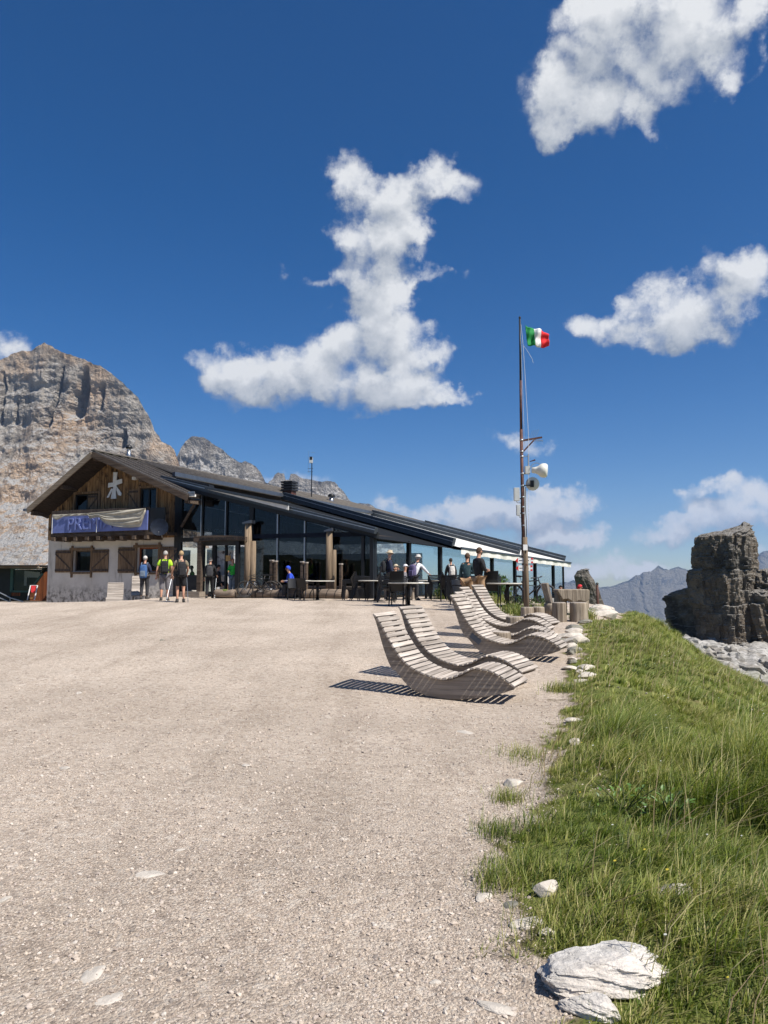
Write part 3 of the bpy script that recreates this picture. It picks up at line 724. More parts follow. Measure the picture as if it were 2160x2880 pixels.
(sa, za), (sb, zb) = fac(252, 1393, -.05), fac(276, 1442, -.05); shutter(hut, sa, sb, zb, za, -.1, True)
(sa, za), (sb, zb) = fac(364, 1378, -.05), fac(389, 1437, -.05); shutter(hut, sa, sb, zb, za, -.05)
# roof slabs
def slab(name, pts, th, mat, parent):
    p = [Vector(q) for q in pts]; n = (p[1] - p[0]).cross(p[3] - p[0]).normalized()
    if n.z < 0: n = -n
    return MB().hexa([q - n * th for q in p] + p).obj(name, mat, parent)
yb = 16
P0 = RA; PB = ridge_at(yb)
def leftp(y, s): return Vector((s, y, ridge_at(y).z + (s - ridge_at(y).x) * slL))
rl = slab('roof', [leftp(-1.1, lend[0]), P0, PB, leftp(yb, lend[0] + (PB.x - P0.x))], .1, 'roofmetal', hut)
def rightp(y, s): return Vector((s, y, ridge_at(y).z + (s - ridge_at(y).x) * srR))
rr_ = slab('roof', [P0, rightp(-1.1, rend[0]), rightp(YS, rend[0]), ridge_at(YS)], .1, 'roofmetal', hut)
ext = slab('roof', [ridge_at(YS) + Vector((0, 0, .04)), LA + Vector((0, 0, .04)), LB, RB], .12, 'roofmetal', hut)
sm = MB()
for i in range(6):
    y = -1.05 + i * .44
    sm.bar(ridge_at(y) + Vector((0, 0, .02)), rightp(y, rend[0]) + Vector((0, 0, .02)), .05, .07)
L = (LB - LA).length; nS = 46
for i in range(nS):
    t = i / (nS - 1); a = ridge_at(YS) + (RB - ridge_at(YS)) * t; b = LA + (LB - LA) * t
    sm.bar(a + Vector((0, 0, .07)), b + Vector((0, 0, .07)), .05, .08)
tag(sm.obj('roof_seam', 'seam', hut), kind='stuff')
MB().bar(LA + Vector((0, -.1, .02)), LB + Vector((0, 0, -.02)), .22, .2).obj('gutter', 'gutter', hut)
MB().bar(P0 + Vector((0, 0, .06)), RB + Vector((0, 0, .06)), .3, .06).obj('ridge_cap', 'seam', hut)
# verge boards, rafters and boarded soffit
d = Vector((0, -.06, -.16))
MB().bar(Vector((lend[0] - .05, -1.1, lend[1])) + d, P0 + d, .06, .26).obj('verge_board', 'fascia', hut)
MB().bar(P0 + d, Vector((rend[0] + .05, -1.1, rend[1])) + d, .06, .26).obj('verge_board', 'beam', hut)
for (y0, y1) in ((-1.0, .1),):
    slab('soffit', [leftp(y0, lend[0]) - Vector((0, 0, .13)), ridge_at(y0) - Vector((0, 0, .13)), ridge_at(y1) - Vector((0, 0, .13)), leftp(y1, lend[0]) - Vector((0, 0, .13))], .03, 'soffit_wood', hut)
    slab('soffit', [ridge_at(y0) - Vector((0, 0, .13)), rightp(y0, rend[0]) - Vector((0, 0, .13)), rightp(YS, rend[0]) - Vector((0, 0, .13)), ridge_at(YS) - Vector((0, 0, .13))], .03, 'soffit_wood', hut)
for q in (.0, .5, .97):
    for e, sl in ((lend[0], slL), (rend[0], srR)):
        s_ = peak[0] + (e - peak[0]) * q; z = peak[1] + (s_ - peak[0]) * sl - .32
        MB().bar((s_, -1.0, z), (s_, .2, z), .16, .2).obj('purlin', 'beam', hut)
        if q == 0: break
MB().bar((lend[0] - .08, -1.3, lend[1] - .1), (lend[0] - .08, 13, lend[1] - .35), .16, .12).obj('gutter', 'gutter', hut)
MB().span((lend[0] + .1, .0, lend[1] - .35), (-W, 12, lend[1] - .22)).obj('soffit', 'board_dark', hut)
# the high end of the long roof facing the yard, black
(st, zt) = fac(492, 1340, YS); (s2, z2) = fac(575, 1365, YS)
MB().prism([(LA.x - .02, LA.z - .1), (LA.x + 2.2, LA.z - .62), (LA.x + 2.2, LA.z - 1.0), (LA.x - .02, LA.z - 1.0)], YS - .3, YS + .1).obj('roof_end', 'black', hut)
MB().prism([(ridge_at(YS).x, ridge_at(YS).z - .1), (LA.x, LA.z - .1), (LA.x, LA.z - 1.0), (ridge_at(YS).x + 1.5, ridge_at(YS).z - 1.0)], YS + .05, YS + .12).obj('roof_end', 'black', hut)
# balcony behind the banner
bp = [fac(143, 1498, -1.0), fac(416, 1487, -1.0)]
bz = bp[0][1]
MB().span((bp[0][0], -1.0, bz - .22), (bp[1][0] + .9, -.03, bz - .10)).obj('balcony_floor', 'beam', hut)
for i in range(9):
    s_ = bp[0][0] + .25 + (bp[1][0] - bp[0][0]) * i / 8.4
    MB().span((s_ - .09, -1.12, bz - .42), (s_ + .09, -.03, bz - .24)).obj('joist', 'beam', hut)
MB().span((bp[1][0] + .05, -.98, bz - .1), (bp[1][0] + .9, -.90, bz + 1.0)).obj('balcony_rail', 'black', hut)
MB().span((bp[0][0], -.98, bz - .1), (bp[1][0], -.93, bz + 1.05)).obj('balcony_rail', 'board_dark', hut)
# light bar under the eave, small lamp, emblem
(sa, za) = fac(505, 1396, -.9); MB().span((sa, -.95, za - .05), (sa + .85, -.85, za + .05)).obj('lamp', 'white', hut)
(sa, za) = fac(375, 1343, -.2); MB().span((sa, -.3, za - .12), (sa + .22, -.1, za + .02)).obj('lamp', 'white', hut)
# balustrade scrap on the awning rail
(sa, za) = fac(530, 1394, -1.0)
m = MB(); m.span((sa, -1.05, za - .02), (sa + .34, -1.0, za + .02)); m.span((sa, -1.05, za + .13), (sa + .34, -1.0, za + .17))
for i in range(6): m.span((sa + i * .065, -1.05, za + .02), (sa + i * .065 + .02, -1.0, za + .13))
m.obj('grille', 'metal', hut)

def poly_at(px, y, th): # flat plate from a traced outline at its place on the front
    return [(fac(a, b, y)) for a, b in px]
emb = hut_thing('emblem', 'white sheet-metal figure sign fixed to the gable boards', 'sign')
def c1(l): return [(x / 2.963, 1200 + y / 2.963) for x, y in l]
for nm, l in (('figure', [(947, 380), (980, 380), (971, 448), (1018, 434), (1019, 470), (974, 487), (966, 540), (970, 600), (924, 601), (936, 545), (945, 499), (902, 508), (905, 470), (943, 466)]),
              ('strut', [(929, 515), (941, 522), (907, 590), (891, 592)]), ('strut', [(974, 498), (992, 522), (1014, 556), (1010, 577), (986, 570), (972, 530)])):
    MB().prism(poly_at(c1(l), -.09, .02), -.11, -.075).obj(nm, 'white', emb)
# banner
ban = hut_thing('banner', 'blue banner with raised lettering hung along the balcony', 'banner')
c = [fac(147, 1452, -1.06), fac(416, 1435, -1.06), fac(414, 1490, -1.06), fac(145, 1500, -1.06)]
MB().prism(c, -1.08, -1.02).obj('panel', 'banner', ban)
def lerp2(a, b, t): return (a[0] + (b[0] - a[0]) * t, a[1] + (b[1] - a[1]) * t)
tm = text_mesh('PREMIA', .92, .03, 'lettering', 'letter')
p0 = fac(191, 1491, -1.06); p1 = fac(318, 1485, -1.06)
ext_w = max(v.co.x for v in tm.vertices); ang = math.atan2(p1[1] - p0[1], p1[0] - p0[0])
o = link('lettering', tm, ban, (p0[0], -1.11, p0[1]), (math.pi / 2, -ang, 0)); o.scale = ((p1[0] - p0[0]) / ext_w, .92, 1)
for u in (151, 276):
    a = fac(u, 1451, -1.06); b = fac(u - 2, 1500 if u < 200 else 1496, -1.06)
    MB().tube([(a[0], -1.13, a[1] + .02), (b[0], -1.13, b[1] - .03)], .014, 5).obj('lashing', 'rope', ban)
# slipped cloth over the banner: gathered at the lashing, sagging to the right
def cloth():
    g = []; nu, nv = 46, 26
    for i in range(nu):
        t = i / (nu - 1); row = []
        u = 242 + (412 - 242) * t; top = 1444 - (t * 14)
        gather = math.exp(-((u - 276) / 14) ** 2)
        depth = 14 + 36 * math.sin(min(1, max(0, (u - 250) / 125)) * math.pi / 2) ** 1.1 if u > 250 else 6
        if u > 398: depth *= max(.15, 1 - (u - 398) / 16)
        depth *= 1 - .45 * gather
        for j in range(nv):
            q = j / (nv - 1); v = top + depth * q
            s_, z = fac(u, v, -1.12)
            fold = .05 * math.sin((q * 9 + t * 5)) * (.3 + t) + .03 * math.sin(q * 21 + t * 3)
            row.append((s_, -1.15 - abs(fold) - .05 * q * (1 - q), z))
        g.append(row)
    c_ = hut_thing('cloth', 'faded grey-brown cloth slipping off the blue banner', 'cloth')
    o = MB().grid(g).obj('sheet', 'cloth', c_, True)
    sdf = o.modifiers.new('s', 'SOLIDIFY'); sdf.thickness = .012
    g = []
    for i in range(30):
        u = 148 + 100 * i / 29; row = []
        for j in range(5):
            v = 1448 + j * (1.4 + 2.2 * math.exp(-((u - 160) / 12) ** 2)) - (u - 148) * .045; s_, z = fac(u, v, -1.12); row.append((s_, -1.14 - .02 * math.sin(u * .3 + j), z))
        g.append(row)
    o = MB().grid(g).obj('hem', 'cloth', c_, True); sdf = o.modifiers.new('s', 'SOLIDIFY'); sdf.thickness = .012
cloth()
def dish(name, c, r, nrm, label, mat, parentrot=0, back=True):
    t = thing(name, c, 0, label, 'dish'); n = Vector(nrm).normalized(); q = n.to_track_quat('Z', 'Y').to_matrix()
    prof = [(r * k / 8, .22 * r * (k / 8) ** 2) for k in range(1, 9)] + [(r * 1.02, .23 * r), (r * 1.02, .19 * r)] + [(r * k / 8, .22 * r * (k / 8) ** 2 - .02) for k in range(8, 0, -1)]
    MB().lathe(prof, 28, (0, 0, 0), q).obj('reflector', mat, t, True)
    return t, q
(sa, za) = fac(448, 1484, -1.2); cw = O + EX * sa + EY * -1.2; cw.z = za
t, q = dish('satellite_dish', cw, .385, (.25, -.93, .2), 'dark round satellite dish on the corner of the balcony', 'navy')
MB().tube([q @ Vector((0, -.36, .1)), q @ Vector((0, -.30, .42))], .012, 6).obj('feed_arm', 'metal', t)
MB().tube([Vector((0, .02, -.05)), Vector((.02, .45, -.42))], .025, 6).obj('bracket', 'metal', t)

# flues on the roof
def flue(u, v, D, h, r, label):
    p = at(u, v, D); t = thing('chimney_pipe', p, 0, label, 'chimney')
    MB().tube([(0, 0, -.2), (0, 0, h)], r, 14).obj('pipe', 'metal', t, True)
    MB().lathe([(r * 1.7, h + .06), (r * 1.9, h + .1), (r * 1.2, h + .22), (.02, h + .26)], 14).obj('cowl', 'dark_frame', t, True)
    m = MB()
    for k in range(4): a = k * math.pi / 2; m.tube([(r * .9 * math.cos(a), r * .9 * math.sin(a), h - .05), (r * .9 * math.cos(a), r * .9 * math.sin(a), h + .1)], .015, 5)
    m.obj('cowl_stay', 'metal', t)
    MB().lathe([(r * 2.2, -.12), (r * 1.1, .05)], 14).obj('flashing', 'gutter', t)
flue(362, 1290, 37.0, .45, .09, 'steel chimney pipe near the ridge of the gable roof')
flue(932, 1412, 46.5, .28, .13, 'low steel flue at the far end of the metal roof')
p = at(814, 1388, 43); t = thing('vent_chimney', p, -TH, 'black louvred vent chimney on the long roof', 'chimney')
MB().span((-.28, -.28, -.4), (.28, .28, .25)).obj('shaft', 'rust', t)
for i in range(4): MB().span((-.36, -.36, .14 + i * .15), (.36, .36, .24 + i * .15)).obj('louvre', 'black', t)
MB().span((-.24, -.24, .25), (.24, .24, .72)).obj('core', 'black', t)
p = at(876, 1395, 45); t = thing('weather_mast', p, 0, 'slim mast with a weather box above the roof', 'mast')
MB().tube([(0, 0, -.4), (.01, 0, 2.3)], [.035, .028], 8).obj('pole', 'dark_frame', t)
MB().span((-.14, -.1, 2.02), (.06, .1, 2.36)).obj('sensor_box', 'greybox', t); MB().span((-.12, -.105, 2.2), (.04, .09, 2.40)).obj('shade', 'dark_frame', t)
MB().tube([(-.2, 0, 1.4), (-.2, 0, 2.75)], .008, 5).obj('aerial', 'metal', t)
for z in (1.48, 1.68): MB().tube([(-.24, 0, z), (.08, 0, z)], .012, 5).obj('arm', 'dark_frame', t)
for sx in (-.32, .3): MB().tube([(0, 0, 1.1), (sx, 0, .25)], .006, 4).obj('stay', 'metal', t)
MB().tube([(-.03, 0, 2.66), (.2, 0, 2.68)], .008, 5).obj('wind_vane', 'metal', t)

# ================================================================== glass veranda
ver = hut_thing('glass_veranda', 'long glazed veranda with black frames built onto the hut', 'veranda')
def onseg(A, B, u): # point of a local-space segment seen in column u
    lo, hi = 0.0, 1.0
    def col_u(t):
        p = A + (B - A) * t; w = O + EX * p.x + EY * p.y; w.z = p.z
        dx, dy, dz = w.x, w.y, w.z - EYE; fwd = dy * CP + dz * SP
        return CU + F * dx / fwd
    for _ in range(40):
        m_ = (lo + hi) / 2
        if col_u(m_) < u: lo = m_
        else: hi = m_
    return A + (B - A) * ((lo + hi) / 2)
def topz(s): # line of the first rafter over the front glass
    a, b = (LA.x, LA.z - .45), (EA.x, EA.z - .12); return a[1] + (b[1] - a[1]) * (s - a[0]) / (b[0] - a[0])
FZ = .62 # floor
def S(u, v=1600, y=0.0): return fac(u, v, y)[0]
def Zv(v, u=800, y=0.0): return fac(u, v, y)[1]
zt0, zt1 = Zv(1513), Zv(1501)
GE = S(1046)
# front posts
posts = [(S(505), .16), (S(570, 1450), .09), (S(638, 1450), .09), (S(709, 1450), .2), (S(780), .06), (S(857), .06), (S(932), .12), (S(1021), .12), (GE, .16)]
for i, (s_, w) in enumerate(posts):
    MB().span((s_ - w / 2, -.05, .2), (s_ + w / 2, .09, topz(s_) - .02)).obj('post', 'dark_frame' if w > .07 else 'metal', ver)
for s_ in (posts[1][0], posts[2][0]): MB().span((s_ - .055, -.075, Zv(1506)), (s_ - .02, -.055, topz(s_) - .05)).obj('trim', 'metal', ver)
a, b = posts[3][0], GE
MB().span((a + .105, -.06, zt0), (b - .085, .10, zt1)).obj('transom', 'navy', ver)
MB().span((posts[0][0], -.07, Zv(1518)), (posts[3][0] - .1, .10, Zv(1506))).obj('transom', 'dark_frame', ver)
def qpane(s0, s1, z0, z1a, z1b, y=.02, mat='glass'):
    MB().prism([(s0, z0), (s1, z0), (s1, z1b), (s0, z1a)], y, y + .012).obj('pane', mat, ver)
for i in range(8):
    s0, s1 = posts[i][0] + posts[i][1] / 2, posts[i + 1][0] - posts[i + 1][1] / 2
    zlow = Zv(1506) if i < 3 else zt1
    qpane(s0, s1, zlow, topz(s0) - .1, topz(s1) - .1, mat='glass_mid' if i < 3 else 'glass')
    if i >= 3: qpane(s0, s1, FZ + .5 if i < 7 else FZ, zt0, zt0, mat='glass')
MB().bar((LA.x - .1, -.1, topz(LA.x - .1)), (EA.x, -.1, topz(EA.x)), .22, .26).obj('head_beam', 'dark_frame', ver)
MB().span((posts[3][0] + .1, -.04, FZ + .0), (GE, .08, FZ + .12)).obj('sill', 'dark_frame', ver)
MB().span((posts[3][0] + .1, -.03, FZ + .42), (posts[7][0], .07, FZ + .5)).obj('sill', 'larch0', ver)
for i in range(3, 7):
    s0, s1 = posts[i][0] + posts[i][1] / 2, posts[i + 1][0] - posts[i + 1][1] / 2
    MB().span((s0, .0, FZ + .12), (s1, .03, FZ + .42)).obj('panel', 'black', ver)
# side wall
WA = Vector((GE, .05, 0)); WB = loc(at(1562, 1640, 49.2)); WB.z = 0
dirw = (WB - WA); dirw.z = 0; dirw.normalize(); nrmw = Vector((dirw.y, -dirw.x, 0))
def wz(u, v): # height on the side wall of a pixel
    q = onseg(Vector((WA.x, WA.y, 1.5)), Vector((WB.x, WB.y, 1.5)), u)
    w = O + EX * q.x + EY * q.y; return at(u, v, w.y).z
mull = [1052, 1150, 1238, 1316, 1384, 1448, 1505, 1556]
pts = [onseg(Vector((WA.x, WA.y, 1.5)), Vector((WB.x, WB.y, 1.5)), u) for u in mull]
def eave_z(q): # underside of the awning front above a side-wall point
    t = (q - pts[0]).length / (pts[-1] - pts[0]).length; return EA.z + (EB.z - EA.z) * t - .12
gb = [wz(u, v) for u, v in zip(mull, np.linspace(1690, 1684, 8))]
md = [wz(1052, 1622), wz(1150, 1627), wz(1238, 1631), wz(1316, 1637), wz(1384, 1640), wz(1448, 1643), wz(1505, 1646), wz(1556, 1648)]
hi = [wz(1052, 1516), wz(1150, 1528), wz(1238, 1539)]
for i, q in enumerate(pts):
    MB().bar((q.x, q.y, gb[i] - .5), (q.x, q.y, eave_z(q) - .02), .17, .17, up=dirw).obj('post', 'dark_frame', ver)
for i in range(7):
    a, b = pts[i], pts[i + 1]; a1 = a + dirw * .09; b1 = b - dirw * .09
    def quad(za0, zb0, za1, zb1, mat, nm, off=0.0, th=.012):
        o_ = nrmw * off; n_ = nrmw * th
        MB().hexa([Vector((a1.x, a1.y, za0)) + o_, Vector((b1.x, b1.y, zb0)) + o_, Vector((b1.x, b1.y, zb0)) + o_ - n_, Vector((a1.x, a1.y, za0)) + o_ - n_,
                   Vector((a1.x, a1.y, za1)) + o_, Vector((b1.x, b1.y, zb1)) + o_, Vector((b1.x, b1.y, zb1)) + o_ - n_, Vector((a1.x, a1.y, za1)) + o_ - n_]).obj(nm, mat, ver)
    ea, eb = eave_z(a) - .1, eave_z(b) - .1
    if i < 2:
        quad(md[i], md[i + 1], hi[i], hi[i + 1], 'glass_side', 'pane'); quad(hi[i] + .06, hi[i + 1] + .06, ea, eb, 'glass_side', 'pane')
        quad(hi[i], hi[i + 1], hi[i] + .06, hi[i + 1] + .06, 'dark_frame', 'rail', .03, .08)
        for t_ in (.36, .68):
            m0 = a1 + (b1 - a1) * t_; MB().bar((m0.x, m0.y, hi[i] + (hi[i + 1] - hi[i]) * t_ + .06), (m0.x, m0.y, ea + (eb - ea) * t_), .1, .1, up=dirw).obj('mullion', 'dark_frame', ver)
    else: quad(md[i], md[i + 1], ea, eb, 'glass_side', 'pane')
    quad(md[i] - .07, md[i + 1] - .07, md[i], md[i + 1], 'rail', 'rail', .03, .08)
    quad(gb[i] + .05, gb[i + 1] + .05, md[i] - .07, md[i + 1] - .07, 'glass_side' if i > 3 else 'glass', 'pane')
    quad(gb[i] - .6, gb[i + 1] - .6, gb[i] + .05, gb[i + 1] + .05, 'concrete', 'plinth', .05, .2)
# the far return of the veranda
q = pts[-1]; e = q + Vector((-.9, 1.6, 0)); MB().bar((e.x + 1.3, e.y, gb[-1] - .5), (e.x + 1.3, e.y, eave_z(q)), .12, .12).obj('post', 'dark_frame', ver)
e2 = Vector((e.x + 1.3, e.y, 0)); MB().hexa([(q.x, q.y, gb[-1]), (e2.x, e2.y, gb[-1]), (e2.x, e2.y + .01, gb[-1]), (q.x, q.y + .01, gb[-1]), (q.x, q.y, eave_z(q) - .1), (e2.x, e2.y, eave_z(q) - .1), (e2.x, e2.y + .01, eave_z(q) - .1), (q.x, q.y + .01, eave_z(q) - .1)]).obj('pane', 'glass_side', ver)
# glazed lean-to roof: rafters with awnings between them
rs = [LA + Vector((.25, -1.25, -.35)), onseg(LA, LB, 797), onseg(LA, LB, 1048), onseg(LA, LB, 1195)]
re_ = [EA, onseg(EA, EB, 1277), onseg(EA, EB, 1461), EB]
for i in range(4):
    a, b = rs[i] + Vector((0, 0, -.06)), re_[i]
    MB().bar(a + Vector((0, 0, .06)), b + Vector((0, 0, .06)), .30, .40 if i else .26).obj('rafter', 'rail', ver)
    MB().bar(a + Vector((0, -.17, .09)), b + Vector((0, -.17, .09)), .012, .03).obj('drip_edge', 'metal', ver)
    if i < 3:
        a2, b2 = rs[i + 1] + Vector((0, 0, -.06)), re_[i + 1]
        dz = Vector((0, 0, -.12))
        if i == 0:
            k0, k1 = 0.0, 1.0
            slab('roof_pane', [a + dz * 2, b + dz * 2, b2 + dz * 2, a2 + dz * 2], .02, 'roof_dark', ver)
        else: slab('roof_pane', [a + dz * 2.2, b + dz * 2.2, b2 + dz * 2.2, a2 + dz * 2.2], .02, 'roof_dark', ver)
for i, lab in ((1, 'nearer white fabric awning over the side of the veranda'), (2, 'farther white fabric awning at the right end of the veranda')):
    aw = hut_thing('awning', lab, 'awning', 'awnings on the veranda roof')
    dn = Vector((0, 0, -.2)); a, b, a2, b2 = rs[i] + dn, re_[i] + dn * .6, rs[i + 1] + dn, re_[i + 1] + dn * .6
    up_ = Vector((0, 0, .02))
    slab('fabric', [a + (b - a) * .02 + up_, b + up_ + Vector((.35, -.1, -.1)), b2 + up_ + Vector((.35, -.1, -.1)), a2 + (b2 - a2) * .02 + up_], .01, 'awning', aw)
    g = []; e0, e1 = b + Vector((.38, -.1, -.1)), b2 + Vector((.38, -.1, -.1)); w_ = (e1 - e0).normalized(); nn = Vector((w_.y, -w_.x, 0))
    for j in range(40):
        t_ = j / 39; p_ = e0 + (e1 - e0) * t_; wv = nn * (.035 * math.sin(t_ * 38) + .02 * math.sin(t_ * 17))
        g.append([p_, p_ + wv * .5 + Vector((0, 0, -.14)), p_ + wv + Vector((0, 0, -.30 - .012 * math.sin(t_ * 50)))])
    o_ = MB().grid(g).obj('valance', 'valance', aw, True)
    MB().bar(e0, e1, .09, .09).obj('front_bar', 'rail', aw)
aw = hut_thing('awning', 'rolled white awning under the high end of the veranda roof', 'awning', 'awnings on the veranda roof')
(sa, za), (sb, zb) = fac(578, 1375, -.5), fac(812, 1424, -.5)
MB().prism([(sa, za + .0), (sb, zb + .02), (sb, zb - .16), (sa + .6, za - .16)], -.52, -.48).obj('fabric', 'awning', aw)
MB().bar((sa, -.5, za + .06), (sb, -.5, zb + .08), .12, .12).obj('cassette', 'rail', aw)
# interior
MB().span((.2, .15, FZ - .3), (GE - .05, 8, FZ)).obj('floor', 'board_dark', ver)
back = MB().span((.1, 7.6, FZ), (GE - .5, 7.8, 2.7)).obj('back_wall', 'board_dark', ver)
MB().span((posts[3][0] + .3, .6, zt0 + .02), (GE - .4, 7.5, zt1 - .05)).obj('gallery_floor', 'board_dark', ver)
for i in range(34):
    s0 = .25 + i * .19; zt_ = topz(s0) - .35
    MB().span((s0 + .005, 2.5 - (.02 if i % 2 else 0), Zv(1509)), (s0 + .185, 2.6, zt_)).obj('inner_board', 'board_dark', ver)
MB().bar((.1, 2.3, topz(.3) - .75), (6.6, 2.3, topz(6.6) - .45), .06, .05).obj('light_rail', 'white', ver)
a = fac(511, 1482, -.1); b = fac(551, 1412, -.1); MB().bar((a[0], -.12, a[1]), (b[0], -.12, b[1]), .09, .09).obj('brace', 'beam', ver)
tm = text_mesh('RIFUGIO SCOIATTOLI 2255', .34, .01, 'lettering', 'white')
p0 = fac(553, 1494, 2.4); p1 = fac(679, 1500, 2.4); ew = max(v.co.x for v in tm.vertices); ang = math.atan2(p1[1] - p0[1], p1[0] - p0[0])
o = link('lettering', tm, ver, (p0[0], 2.44, p0[1]), (math.pi / 2, -ang, 0)); o.scale = ((p1[0] - p0[0]) / ew,) * 2 + (1,)
# glimpsed inside the ground floor: white-blind panels behind the entrance glass
(sa, za), (sb, zb) = fac(508, 1548, 1.4), fac(534, 1600, 1.4); MB().span((sa, 1.4, zb), (sb, 1.43, za)).obj('blind', 'paper', ver)
(sa, za), (sb, zb) = fac(582, 1545, 1.0), fac(597, 1585, 1.0); MB().span((sa, 1.0, zb), (sb, 1.03, za)).obj('blind', 'paper', ver)

# ================================================================== entrance
ent = hut_thing('entrance_portal', 'timber entrance portal with a curved carved lintel and glass doors', 'doorway')
cpx = [(550, 1511), (565, 1508), (600, 1506), (640, 1506), (675, 1508), (694, 1510), (694, 1522), (670, 1520), (635, 1519), (600, 1520), (570, 1523), (550, 1526)]
MB().prism([fac(u, v, -.55) for u, v in cpx], -.7, -.4).obj('lintel', 'beam', ent)
tm = text_mesh('RIFUGIO SCOIATTOLI 2255', .2, .008, 'lettering', 'black')
p0 = fac(560, 1521, -.72); p1 = fac(688, 1517, -.72); ew = max(v.co.x for v in tm.vertices); ang = math.atan2(p1[1] - p0[1], p1[0] - p0[0])
o = link('lettering', tm, ent, (p0[0], -.705, p0[1]), (math.pi / 2, -ang, 0)); o.scale = ((p1[0] - p0[0]) / ew, (p1[0] - p0[0]) / ew * 1.05, 1)
def pbox(u0, v0, u1, v1, y0, y1, nm, mat, par):
    a, b = fac(u0, v0, y0), fac(u1, v1, y0); return MB().span((a[0], y0, b[1]), (b[0], y1, a[1])).obj(nm, mat, par)
pbox(555, 1526, 563, 1672, -.62, -.45, 'door_post', 'beam', ent)
pbox(565, 1530, 570, 1672, -.05, .1, 'door_frame', 'black', ent); pbox(597, 1530, 603, 1672, -.05, .1, 'door_frame', 'black', ent)
pbox(662, 1522, 669, 1680, -.55, -.4, 'door_frame', 'black', ent); pbox(570, 1520, 694, 1532, -.3, .1, 'header', 'black', ent)
pbox(571, 1541, 596, 1668, 0, .02, 'door_pane', 'glass_clear', ent); pbox(670, 1538, 692, 1668, -.1, -.08, 'door_pane', 'glass', ent); pbox(604, 1532, 661, 1548, 0, .02, 'door_pane', 'glass_clear', ent)
pbox(507, 1523, 555, 1616, 0, .02, 'door_pane', 'glass_clear', ent); pbox(505, 1617, 555, 1660, -.02, .05, 'panel', 'black', ent)
def poster_mat():
    m_, t, b = newmat('poster'); v = texco(t)
    f = smooth(t, noise(t, v, 3.2, 6, .7, .4), .52, .56)
    sp = N(t, 'ShaderNodeSeparateXYZ'); t.links.new(v, sp.inputs[0]); k = smooth(t, sp.outputs[2], 1.9, 2.5)
    c_ = mixrgb(t, wmath(t, 'MULTIPLY', f, k), (.62, .62, .62), (.06, .035, .035)); t.links.new(c_, b.inputs['Base Color'])
poster_mat()
pbox(606, 1536, 655, 1618, .3, .33, 'poster', 'poster', ent)
pbox(635, 1562, 648, 1578, -.2, -.17, 'notice', 'notice', ent)
pbox(600, 1672, 700, 1680, -1.3, .1, 'threshold', 'larch0', ent); pbox(505, 1664, 560, 1678, -.9, -.02, 'step', 'larch0', ent)
# round log columns
def log_column(u0, u1, v0, v1, y, label):
    a, b = fac(u0, v0, y), fac(u1, v1, y); w = (b[0] - a[0]); t = hut_thing('log_column', label, 'column')
    cx = a[0] + w * .33
    MB().tube([(cx, y, .2), (cx, y, a[1])], w * .36, 14).obj('log', 'post_wood', t, True)
    MB().tube([(cx + w * .5, y + .06, .2), (cx + w * .5, y + .06, a[1] - .75)], w * .27, 14).obj('log', 'post_wood', t, True)
    MB().hexa([(cx - w * .45, y - w * .45, a[1]), (cx + w * .5, y - w * .45, a[1] + .02), (cx + w * .5, y + w * .45, a[1] + .02), (cx - w * .45, y + w * .45, a[1]), (cx - w * .45, y - w * .45, a[1] + .06), (cx + w * .5, y - w * .45, a[1] + .16), (cx + w * .5, y + w * .45, a[1] + .16), (cx - w * .45, y + w * .45, a[1] + .06)]).obj('cap', 'gutter', t)
log_column(691, 713, 1474, 1660, -.35, 'thick double log column to the right of the entrance')
log_column(919, 941, 1496, 1670, -.35, 'double log column with a white cap in front of the veranda glass')
# log kerb with bicycle slots
rk = hut_thing('bike_rack_log', 'long lying log with curved slots for bicycle wheels', 'bike rack')
s0, s1 = S(664, 1670, -1.0), S(975, 1670, -1.0); zc = .62 + .17
MB().tube([(s0 + (s1 - s0) * i / 12, -1.0 + .02 * math.sin(i), zc) for i in range(13)], [.21 + .01 * math.sin(i * 2) for i in range(13)], 16).obj('log', 'log_lie', rk, True)
for i in range(13):
    q_ = s0 + .35 + (s1 - s0 - .6) * i / 12.5
    MB().tube([(q_ + .05 * math.sin(a_ * 1.2), -1.0 - .215 * math.cos(a_), zc + .215 * math.sin(a_)) for a_ in np.linspace(-.9, 1.5, 9)], .022, 6).obj('slot_shade_band', 'black', rk)  # black bands laid on the log stand in for the shade in its grooves
ml = hut_thing('mossy_log', 'short cut log with moss lying before the entrance', 'log')
a, b = fac(605, 1676, -1.5), fac(658, 1672, -1.5); zc = .62 + .16
MB().tube([(a[0] + (b[0] - a[0]) * i / 8, -1.5 + .05 * i / 8, zc + .02 * math.sin(i)) for i in range(9)], [.17, .18, .175, .18, .17, .175, .18, .175, .17], 14).obj('log', 'log_lie', ml, True)
MB().tube([(a[0] + (b[0] - a[0]) * (i + 1.5) / 9, -1.5 + .04, zc + .05) for i in range(6)], [.12, .145, .14, .145, .14, .1], 12).obj('moss', 'moss', ml, True)
# balustrade posts inside the glass
for i, (u, v0) in enumerate(((764, 1578), (775, 1580), (850, 1582), (861, 1584), (959, 1588))):
    t = hut_thing('stub_post', ('grey wooden stub post behind the glass beside the parked bikes', 'second stub post behind the glass right of the bikes', 'stub post behind the glass left of the second table', 'stub post behind the glass above the first table top', 'stub post behind the glass right of the second log column')[i], 'post')
    a = fac(u - 2.8, v0, -.55); b = fac(u + 2.8, 1660, -.55)
    m_ = MB().span((a[0], -.62, .5), (b[0], -.48, a[1])).obj('shaft', 'beam', t); MB().span((a[0] - .01, -.64, a[1]), (b[0] + .01, -.46, a[1] + .05)).obj('cap', 'slat0', t)
